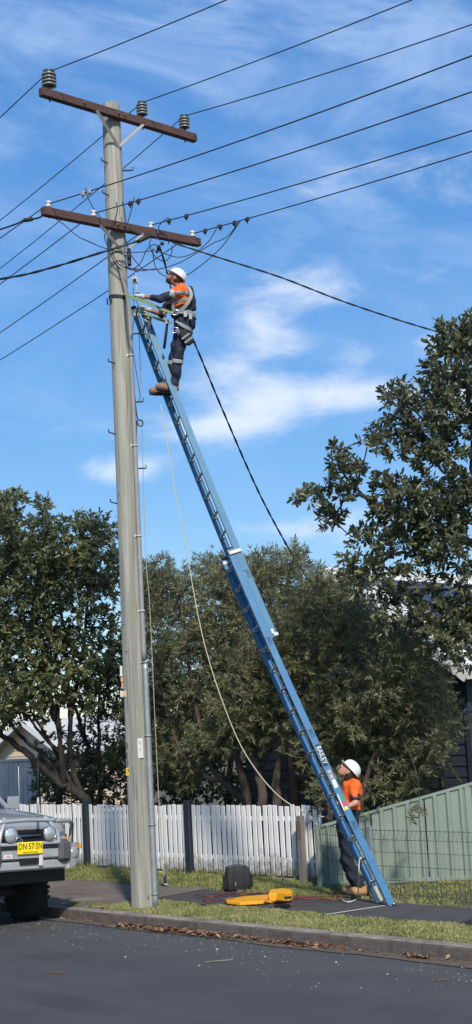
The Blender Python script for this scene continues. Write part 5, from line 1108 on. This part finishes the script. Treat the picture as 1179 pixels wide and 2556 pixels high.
# ------------------------------------------------------------------ trees and shrubs
def rand_unit(n): v = rng.normal(size=(n, 3)); return v / np.linalg.norm(v, axis=1)[:, None]
def unit(v): return v / (np.linalg.norm(v, axis=1)[:, None] + 1e-9)
def leaf_frames(C, D, per, shoot, spread=(.5, 1.25), droop=0.0):
    n = len(C); C = np.repeat(C, per, 0); D = np.repeat(D, per, 0); N = n * per
    rad = rand_unit(N); rad -= D * (rad * D).sum(1)[:, None]; rad = unit(rad)
    t = rng.random(N); a = spread[1] - (spread[1] - spread[0]) * t + rng.normal(0, .12, N)
    d = unit(D * np.cos(a)[:, None] + rad * np.sin(a)[:, None] - UP * droop * rng.random(N)[:, None]); base = C + D * (shoot * t)[:, None]
    s = unit(np.cross(d, rand_unit(N) * .5 + D)); nn = np.cross(s, d); return base, d, s, nn
def leaf_mesh(base, d, s, nn, L, W, fold=.25):
    N = len(base); L = L * rng.uniform(.45, 1.3, N)[:, None]; W = W * rng.uniform(.6, 1.25, N)[:, None]; curl = rng.uniform(-.15, .3, N)[:, None]
    tip = base + d * L + nn * L * curl * -1
    ml = base + d * L * .58 - s * W + nn * W * fold; mr = base + d * L * .58 + s * W + nn * W * fold
    tl = base + d * L * .9 - s * W * .72 + nn * (W * fold * .6 - L * curl * .7); tr_ = base + d * L * .9 + s * W * .72 + nn * (W * fold * .6 - L * curl * .7)
    V = np.stack([base, ml, tl, tip, tr_, mr], 1).reshape(-1, 3); i = np.arange(N) * 6
    F = np.concatenate([np.stack([i, i + 1, i + 2, i + 3], 1), np.stack([i, i + 3, i + 4, i + 5], 1)]); return V, F
def narrow_mesh(base, d, s, nn, L, W):
    N = len(base); L = L * rng.uniform(.6, 1.3, N)[:, None]; W = W * rng.uniform(.8, 1.3, N)[:, None]
    V = np.stack([base, base + d * L * .45 - s * W, base + d * L - nn * L * rng.uniform(-.05, .2, N)[:, None], base + d * L * .45 + s * W], 1).reshape(-1, 3); i = np.arange(N) * 4
    return V, np.stack([i, i + 1, i + 2, i + 3], 1)
def limbs(lines, r0, m, parent, name='limb'):
    pts = []
    for k, (ln_, ra, rb) in enumerate(lines):
        P = spline(ln_, 6); P = P + rng.normal(0, ra * .12, P.shape); P[0] = ln_[0]; MB().tube(P, np.linspace(ra, rb, len(P)), 8).build('trunk' if k == 0 else name, m, parent); pts.append(P)
    return np.concatenate(pts)
def twigs(blobs, LP, m, parent, r=.012, every=1):
    b = MB()
    for (c, R) in blobs[::every]:
        q = LP[np.argmin(np.linalg.norm(LP - c, axis=1))]; mid = (q + c) / 2 + rng.normal(0, .06, 3) - UP * .04; P = spline([q, mid, c], 4); b.tube(P, np.linspace(r, r * .4, len(P)), 5)
        for _ in range(3):
            e = c + rand_unit(1)[0] * R * .8 + UP * R * .2; b.tube([c, (c + e) / 2 + rng.normal(0, .02, 3), e], [r * .5, r * .35, r * .2], 4)
    o = b.build('twigs', m, parent); o['kind'] = 'stuff'; return o
def single_leaves(parent, base, d, s, nn, L, W, m, count, tints):
    """the nearest leaves as parts of their own, sharing four meshes"""
    meshes = []
    for k in range(4):
        V, F = leaf_mesh(np.zeros((1, 3)), np.array([[0, 1., 0]]), np.array([[1., 0, 0]]), np.array([[0, 0, 1.]]), L, W); me = bpy.data.meshes.new('leaf'); me.from_pydata(V.tolist(), [], F.tolist()); a = me.attributes.new('tint', 'FLOAT', 'FACE'); a.data.foreach_set('value', np.full(2, tints[k], np.float32)); me.materials.append(MT(m)); meshes.append(me)
    dep = (base - CAM) @ FW; v = base - CAM; z = v @ FW; px = CX + FPX * (v @ IR) / z; py = CY - FPX * (v @ IU) / z
    vis = (px > 2) & (px < 1177) & (py > 0) & (py < 2550); sel = np.where(vis)[0]; sel = sel[np.argsort(dep[sel])][:count * 4]; sel = rng.choice(sel, min(count, len(sel)), replace=False); o_ = ORG[parent.name]
    for i in sel:
        o = bpy.data.objects.new('leaf', meshes[rng.integers(4)]); COL.objects.link(o); o.parent = parent
        M = Matrix([[s[i][0], d[i][0], nn[i][0], base[i][0] - o_[0]], [s[i][1], d[i][1], nn[i][1], base[i][1] - o_[1]], [s[i][2], d[i][2], nn[i][2], base[i][2] - o_[2]], [0, 0, 0, 1]]); o.matrix_basis = M
    keep = np.ones(len(base), bool); keep[sel] = False; return keep
def fill(blobs, dens, up=.5, surf=2.2, flat=1.0):
    C, D, T = [], [], []
    for (c, R) in blobs:
        n = max(3, int(dens * R * R)); u = rand_unit(n); r = R * rng.random(n) ** (1 / surf); C.append(c + u * r[:, None] * (1, 1, flat)); D.append(unit(u * .8 + UP * up + rng.normal(0, .35, (n, 3)))); T.append(np.full(n, rng.normal(0, .10)))
    return np.concatenate(C), np.concatenate(D), np.concatenate(T)
def blobs_px(lst, depth, layers, jit=.35, rs=1.0):
    out = []
    for (x, y, r) in lst:
        for dd in layers:
            d = depth + dd + rng.uniform(-jit, jit); out.append((at(x + rng.normal(0, r * .18), y + rng.normal(0, r * .18), d), r * rs * d / FPX))
    return out
def inpoly(x, y, poly):
    P = np.asarray(poly, float); ins = np.zeros(len(x), bool); j = len(P) - 1
    for i in range(len(P)):
        c = ((P[i, 1] > y) != (P[j, 1] > y)) & (x < (P[j, 0] - P[i, 0]) * (y - P[i, 1]) / (P[j, 1] - P[i, 1] + 1e-9) + P[i, 0]); ins ^= c; j = i
    return ins
def broadleaf(name, label, base, lines, blobs, dens, L, W, m, bark, per=11, count=300, shoot=.10, tint0=.33, tw=.012, spread=(.45, 1.3), tints=(.15, .4, .6, .85)):
    t = thing(name, label, 'tree', base); LP = limbs(lines, .1, bark, t); twigs(blobs, LP, bark, t, tw)
    C, D, T = fill(blobs, dens); fr_ = leaf_frames(C, D, per, shoot, spread, .25); tn = np.clip(tint0 + np.repeat(T, per) + rng.normal(0, .2, len(fr_[0])), 0, 1)
    keep = single_leaves(t, *fr_, L, W, m, count, tints) if count else np.ones(len(tn), bool)
    V, F = leaf_mesh(*[q[keep] for q in fr_], L, W); o = raw('crown', V, F, m, t, tint=np.tile(tn[keep], 2)); o['kind'] = 'stuff'; return t

# right hand tree, its trunk just outside the frame
dT = 19.7; A_ = lambda x, y, d=0: at(x, y, dT + d)
rb = [(1130, 835, 40), (1172, 830, 50), (1110, 872, 40), (1155, 885, 60), (1095, 940, 48), (1140, 965, 60), (1000, 1000, 45), (1060, 1010, 56), (1140, 1045, 62), (1015, 1058, 48), (1080, 1092, 58), (955, 1092, 32), (918, 1108, 18), (1000, 1120, 40), (1060, 1140, 45), (1125, 1118, 50),
      (850, 1158, 32), (882, 1188, 28), (815, 1205, 28), (770, 1238, 17), (745, 1250, 10), (795, 1250, 16), (860, 1238, 28), (828, 1312, 17), (842, 1278, 20), (905, 1180, 18), (842, 1128, 14), (815, 1290, 12),
      (960, 1222, 42), (1005, 1240, 50), (1062, 1235, 58), (1130, 1245, 60), (1172, 1210, 40), (948, 1290, 46), (1020, 1300, 58), (1100, 1310, 66), (1165, 1310, 55), (915, 1345, 36), (970, 1370, 48), (1050, 1372, 46), (1130, 1372, 46), (880, 1408, 34), (935, 1430, 44), (1000, 1436, 28), (1085, 1410, 34), (1165, 1410, 30), (1060, 1455, 28), (1140, 1460, 30), (1020, 1490, 26), (1100, 1490, 26), (1165, 1500, 26), (960, 1470, 26), (1060, 1520, 24),
      (870, 1450, 22), (905, 1478, 34), (960, 1500, 30), (1080, 1545, 42), (1130, 1560, 56), (1175, 1560, 60), (1100, 1600, 48), (1160, 1625, 44), (1010, 1560, 34), (950, 1550, 30), (1040, 1530, 26), (1235, 930, 55), (1240, 1060, 60), (1250, 1250, 60), (1260, 1420, 50)]
lines = [([A_(1330, 2230, .3), A_(1310, 1900, .3), A_(1270, 1650, .2), A_(1230, 1450), A_(1200, 1250, .1), A_(1170, 1000, .2), A_(1150, 830, .2)], .15, .02),
         ([A_(1215, 1370), A_(1120, 1330, -.2), A_(1010, 1290, -.3), A_(930, 1255, -.3), A_(900, 1235, -.3), A_(860, 1250, -.3), A_(835, 1300, -.3)], .07, .008),
         ([A_(930, 1255, -.3), A_(890, 1220, -.3), A_(850, 1170, -.25), A_(842, 1130, -.25)], .025, .006), ([A_(890, 1220, -.3), A_(820, 1215, -.3), A_(750, 1250, -.3)], .018, .005),
         ([A_(1195, 1220, .1), A_(1120, 1150, -.1), A_(1040, 1080, -.2), A_(960, 1090, -.2), A_(920, 1108, -.2)], .06, .007), ([A_(1120, 1150, -.1), A_(1060, 1050, 0), A_(1000, 1000, 0)], .03, .007),
         ([A_(1250, 1540), A_(1150, 1480, -.3), A_(1040, 1470, -.4), A_(960, 1480, -.4), A_(880, 1440, -.4)], .028, .006), ([A_(1265, 1640, .1), A_(1180, 1600, -.2), A_(1090, 1570, -.3), A_(1000, 1560, -.3)], .05, .008)]
broadleaf('broadleaf_tree', 'dark broad-leaved tree reaching in from the right edge above the green fence', A_(1330, 2230, .3), lines, blobs_px(rb, dT, (-.4, .35), .3, .84), 300, .118, .024, 'right_leaf', 'bark_dark', per=11)

# left hand tree behind the pickets
dL = 25.6; A_ = lambda x, y, d=0: at(x, y, dL + d)
lb = [(15, 1250, 32), (5, 1290, 45), (50, 1238, 9), (112, 1268, 22), (100, 1325, 34), (35, 1340, 45), (150, 1330, 36), (205, 1318, 36), (248, 1305, 26), (272, 1330, 26), (60, 1385, 45), (125, 1385, 45), (185, 1385, 45), (240, 1385, 42), (285, 1390, 30), (290, 1440, 26),
      (15, 1420, 50), (80, 1440, 50), (150, 1445, 48), (215, 1450, 46), (270, 1480, 36), (30, 1500, 52), (100, 1510, 50), (170, 1510, 46), (230, 1530, 34), (20, 1580, 52), (90, 1590, 52), (155, 1585, 44), (235, 1600, 34), (280, 1560, 26),
      (20, 1660, 52), (95, 1665, 52), (165, 1650, 46), (220, 1670, 38), (25, 1735, 46), (90, 1735, 46), (155, 1720, 44), (210, 1735, 36), (40, 1775, 30), (110, 1775, 28), (10, 1790, 30), (-40, 1300, 60), (-40, 1420, 70), (-40, 1560, 70), (-40, 1700, 70), (240, 1660, 26)]
bL = at(205, 2005, dL)
lines = [([A_(232, 2060), A_(215, 2000), A_(188, 1975), A_(150, 1955), A_(95, 1905), A_(40, 1860), A_(0, 1830), A_(-40, 1780)], .10, .04),
         ([A_(150, 1955), A_(120, 1895, .2), A_(60, 1845, .2), A_(20, 1800, .2)], .05, .03), ([A_(160, 1960), A_(155, 1890, -.2), A_(148, 1830, -.2), A_(145, 1760, -.2)], .06, .03), ([A_(155, 1880, -.2), A_(120, 1850, -.1), A_(90, 1815), A_(60, 1770)], .04, .02),
         ([A_(188, 1975), A_(150, 1900, .3), A_(118, 1840, .3), A_(85, 1790, .3)], .04, .02), ([A_(205, 1990), A_(178, 1900, .1), A_(176, 1800, .1), A_(170, 1700, .1), A_(150, 1500, .3), A_(120, 1330, .4), A_(112, 1265, .4)], .06, .012),
         ([A_(148, 1830, -.2), A_(120, 1700), A_(80, 1500, .2), A_(30, 1300, .4)], .04, .012), ([A_(176, 1800, .1), A_(210, 1600, .3), A_(225, 1400, .4), A_(245, 1310, .4)], .04, .01), ([A_(0, 1830), A_(30, 1760), A_(20, 1650)], .03, .012)]
broadleaf('banksia_tree', 'dense dark green tree with spreading bare limbs behind the left pickets', bL, lines, blobs_px(lb, dL, (-.8, -.1, .7, 1.4), .4, .95), 190, .115, .022, 'banksia_leaf', 'bark_dark', per=11, shoot=.09)
# thin dark tree beside the pole
dM = 27.0; A_ = lambda x, y, d=0: at(x, y, dM + d)
mb_ = [(110, 1900, 26), (150, 1920, 26), (185, 1900, 28), (215, 1890, 26), (120, 1940, 28), (175, 1945, 28), (210, 1980, 24), (260, 1990, 26), (300, 2000, 26), (190, 1850, 20), (95, 1950, 22), (290, 1900, 30), (270, 1640, 40), (290, 1700, 44), (255, 1720, 36), (230, 1790, 34), (285, 1780, 46), (320, 1720, 40), (330, 1800, 46), (265, 1860, 40), (310, 1880, 44), (350, 1860, 40), (340, 1940, 40), (290, 1950, 34), (240, 1930, 26), (130, 1960, 26), (100, 1985, 22), (155, 1985, 24), (200, 1950, 24), (370, 1780, 40), (380, 1900, 44), (430, 1940, 40), (470, 1960, 36), (300, 1620, 40), (330, 1640, 40)]
lines = [([A_(226, 2050), A_(228, 1990), A_(238, 1930), A_(222, 1870), A_(200, 1810), A_(190, 1760)], .075, .03), ([A_(238, 1930), A_(248, 1860), A_(246, 1790), A_(250, 1700)], .05, .02), ([A_(240, 2010), A_(262, 1950, .1), A_(292, 1905, .1), A_(320, 1840, .2)], .06, .02), ([A_(228, 1870), A_(212, 1830, .1), A_(214, 1770, .1)], .03, .012), ([A_(262, 1950), A_(300, 1950, .2), A_(360, 1900, .3)], .03, .01)]
broadleaf('slender_tree', 'slender dark tree with thin stems right behind the pole', at(228, 2040, dM), lines, blobs_px(mb_, dM, (-.3, .5, 1.2), .3), 170, .10, .018, 'banksia_leaf', 'bark_dark', per=10, count=0, tint0=.16)

# big bush behind the picket fence
poly = [(350, 1490), (362, 1425), (400, 1410), (450, 1428), (520, 1415), (560, 1405), (640, 1418), (690, 1388), (745, 1393), (800, 1428), (850, 1445), (900, 1485), (960, 1525), (1020, 1565), (1060, 1605), (1105, 1660), (1125, 1720), (1135, 1800), (1105, 1880), (1070, 1940), (1045, 2005), (960, 1985), (900, 2005), (830, 1965), (780, 1990), (765, 1955), (800, 1915), (740, 1880), (660, 1872), (600, 1880), (560, 1868), (505, 1895), (470, 1965), (380, 1925), (345, 1850), (338, 1700), (345, 1600)]
bd_ = lambda x: np.maximum(18.75, 23.9 - .0075 * (x - 350))
bush = thing('large_bush', 'large rounded bush with narrow olive leaves filling the yard behind the picket fence', 'bush', onz(620, 2010, .2) * 0 + at(630, 2010, float(bd_(630.)) + 1.2))
lines = []
g_ = lambda x, y, d=1.2: at(x, y, float(bd_(float(x))) + d)
for k, L_ in enumerate([[(640, 2050), (615, 2000), (560, 1950), (520, 1895), (500, 1800), (470, 1650), (450, 1480)], [(640, 2050), (610, 1960), (590, 1880), (570, 1700), (560, 1500)], [(650, 2050), (655, 1985), (640, 1900), (630, 1800), (640, 1600), (660, 1450)], [(720, 2050), (725, 1990), (770, 1935), (795, 1880), (830, 1780), (900, 1650)], [(725, 2050), (735, 1960), (728, 1880), (740, 1750), (750, 1550)], [(700, 2050), (690, 1960), (700, 1850), (690, 1700)], [(770, 1935), (830, 1900), (920, 1800), (1000, 1700)], [(560, 1950), (500, 1930), (440, 1850), (400, 1700)], [(900, 2080), (905, 1980), (940, 1880), (1010, 1780), (1060, 1720)]]):
    lines.append(([g_(x, y, 1.2 + .3 * math.sin(k * 2.1 + i)) for i, (x, y) in enumerate(L_)], .095 if k < 6 else .05, .015))
LP = limbs(lines, .1, 'bark', bush)
blobs = []; xs_, ys_ = np.meshgrid(np.arange(330, 1150, 38), np.arange(1380, 2020, 38)); xs_ = xs_.ravel() + rng.normal(0, 9, xs_.size); ys_ = ys_.ravel() + rng.normal(0, 9, ys_.size); ok = inpoly(xs_, ys_, poly)
cx_, cy_ = 700, 1720
for x, y in zip(xs_[ok], ys_[ok]):
    e = min(1, ((x - cx_) / 430) ** 2 + ((y - cy_) / 340) ** 2); bul = 1.5 * e + 1.1 * max(0, (1650 - y) / 250) * min(1, max(0, (x - 700) / 200)) + .35 * math.sin(x * .021 + y * .017) + .3 * math.sin(x * .043 - y * .05)
    for dd in (0, .7, 1.5, 2.4):
        d = float(bd_(x)) + .45 + bul * .8 + dd + rng.uniform(-.25, .25); blobs.append((at(x + rng.normal(0, 8), y + rng.normal(0, 8), d), 30 * rng.uniform(.7, 1.25) * d / FPX))
for (x, y, r) in [(1010, 2020, 16), (1030, 2045, 13), (1050, 2030, 12), (690, 1378, 10), (735, 1370, 12), (742, 1385, 12), (370, 1408, 12), (640, 1400, 12), (560, 1393, 10), (480, 1405, 10), (415, 1402, 9), (835, 1980, 34), (875, 2015, 26), (940, 1960, 30), (812, 1940, 30), (780, 2005, 16)]: blobs.append((at(x, y, float(bd_(x)) - .1 if y > 1900 else float(bd_(x)) + 1.0), r * .0062))
twigs(blobs, LP, 'bark', bush, .009, every=3)
C, D, T = fill(blobs, 390, up=.25, surf=2.0); per = 13; fr_ = leaf_frames(C, D, per, .13, (.35, 1.15), .45); tn = np.clip(.36 + np.repeat(T, per) * .8 + rng.normal(0, .2, len(fr_[0])), 0, 1)
V, F = narrow_mesh(*fr_, .10, .0085); o = raw('crown', V, F, 'bush_leaf', bush, tint=tn); o['kind'] = 'stuff'
# tall single shoots above the bush top
b = MB(); SC, SD = [], []
for (x, y, h) in [(689, 1372, 60), (735, 1362, 70), (742, 1378, 50), (365, 1405, 60), (420, 1402, 40), (515, 1408, 40), (560, 1398, 40), (640, 1400, 40), (800, 1412, 40), (610, 1408, 30), (590, 1404, 30), (770, 1398, 50), (460, 1412, 40)]:
    t_ = at(x, y, float(bd_(x)) + 1.2); q = at(x + rng.uniform(-8, 8), y + h, float(bd_(x)) + 1.2); b.tube([q, (q + t_) / 2 + rng.normal(0, .02, 3), t_], [.007, .005, .003], 4); SC += [t_ - UP * .05, t_ - UP * .14, (q + t_) / 2]; SD += [UP, unit(rng.normal(0, .3, (1, 3)) + UP)[0], UP]
b.build('shoots', 'bark', bush)['kind'] = 'stuff'
fr_ = leaf_frames(np.array(SC), np.array(SD), 14, .10, (.5, 1.4), .1); V, F = narrow_mesh(*fr_, .10, .010); raw('shoot_leaves', V, F, 'bush_leaf', bush, tint=rng.uniform(.2, .7, len(F)))['kind'] = 'stuff'
# dark hedge and far trees closing the back yards
def backdrop(name, label, cat, x0, x1, y0, y1, depth, step, r, dens, tint, m='banksia_leaf'):
    t = thing(name, label, cat, at((x0 + x1) / 2, 2000, depth)); bl = []
    for x in np.arange(x0, x1, step):
        for y in np.arange(y0 + 14 * math.sin(x * .031) + 9 * math.sin(x * .083), y1, step): bl.append((at(x + rng.normal(0, 6), y + rng.normal(0, 6), depth + rng.uniform(-.5, .5)), r * depth / FPX))
    LP = limbs([([at(x, y1 + 30, depth), at(x + 6, (y0 + y1) / 2, depth), at(x, y0 + 20, depth)], .09, .02) for x in np.arange(x0 + step, x1, step * 3)], .1, 'bark_dark', t)
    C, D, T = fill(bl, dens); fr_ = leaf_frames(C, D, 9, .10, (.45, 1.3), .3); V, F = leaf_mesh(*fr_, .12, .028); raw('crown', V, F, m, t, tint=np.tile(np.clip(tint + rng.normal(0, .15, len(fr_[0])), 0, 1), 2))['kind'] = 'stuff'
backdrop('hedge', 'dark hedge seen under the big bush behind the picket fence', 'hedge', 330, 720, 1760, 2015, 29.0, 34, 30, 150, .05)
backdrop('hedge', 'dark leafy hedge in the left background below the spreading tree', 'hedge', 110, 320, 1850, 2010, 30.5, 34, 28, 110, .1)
# small shrub behind the ladder foot worker and weeds by the bag
for (lst, lab, d_) in [([(800, 1975, 26), (830, 1945, 30), (815, 2005, 24), (845, 1990, 26)], 'low leafy shrub beside the navy corner post', 19.9)]:
    sb = thing('shrub', lab, 'shrub', at(820, 2030, d_)); bl = blobs_px(lst, d_, (0, .4), .2); LP = limbs([([at(822, 2060, d_), at(820, 2010, d_), at(815, 1960, d_)], .03, .01)], .03, 'bark', sb)
    C, D, T = fill(bl, 420); fr_ = leaf_frames(C, D, 12, .08, (.4, 1.3), .3); V, F = leaf_mesh(*fr_, .065, .011); raw('crown', V, F, 'bush_leaf', sb, tint=np.tile(rng.uniform(.1, .6, len(fr_[0])), 2))['kind'] = 'stuff'
print('scene built', len(bpy.data.objects), 'objects')
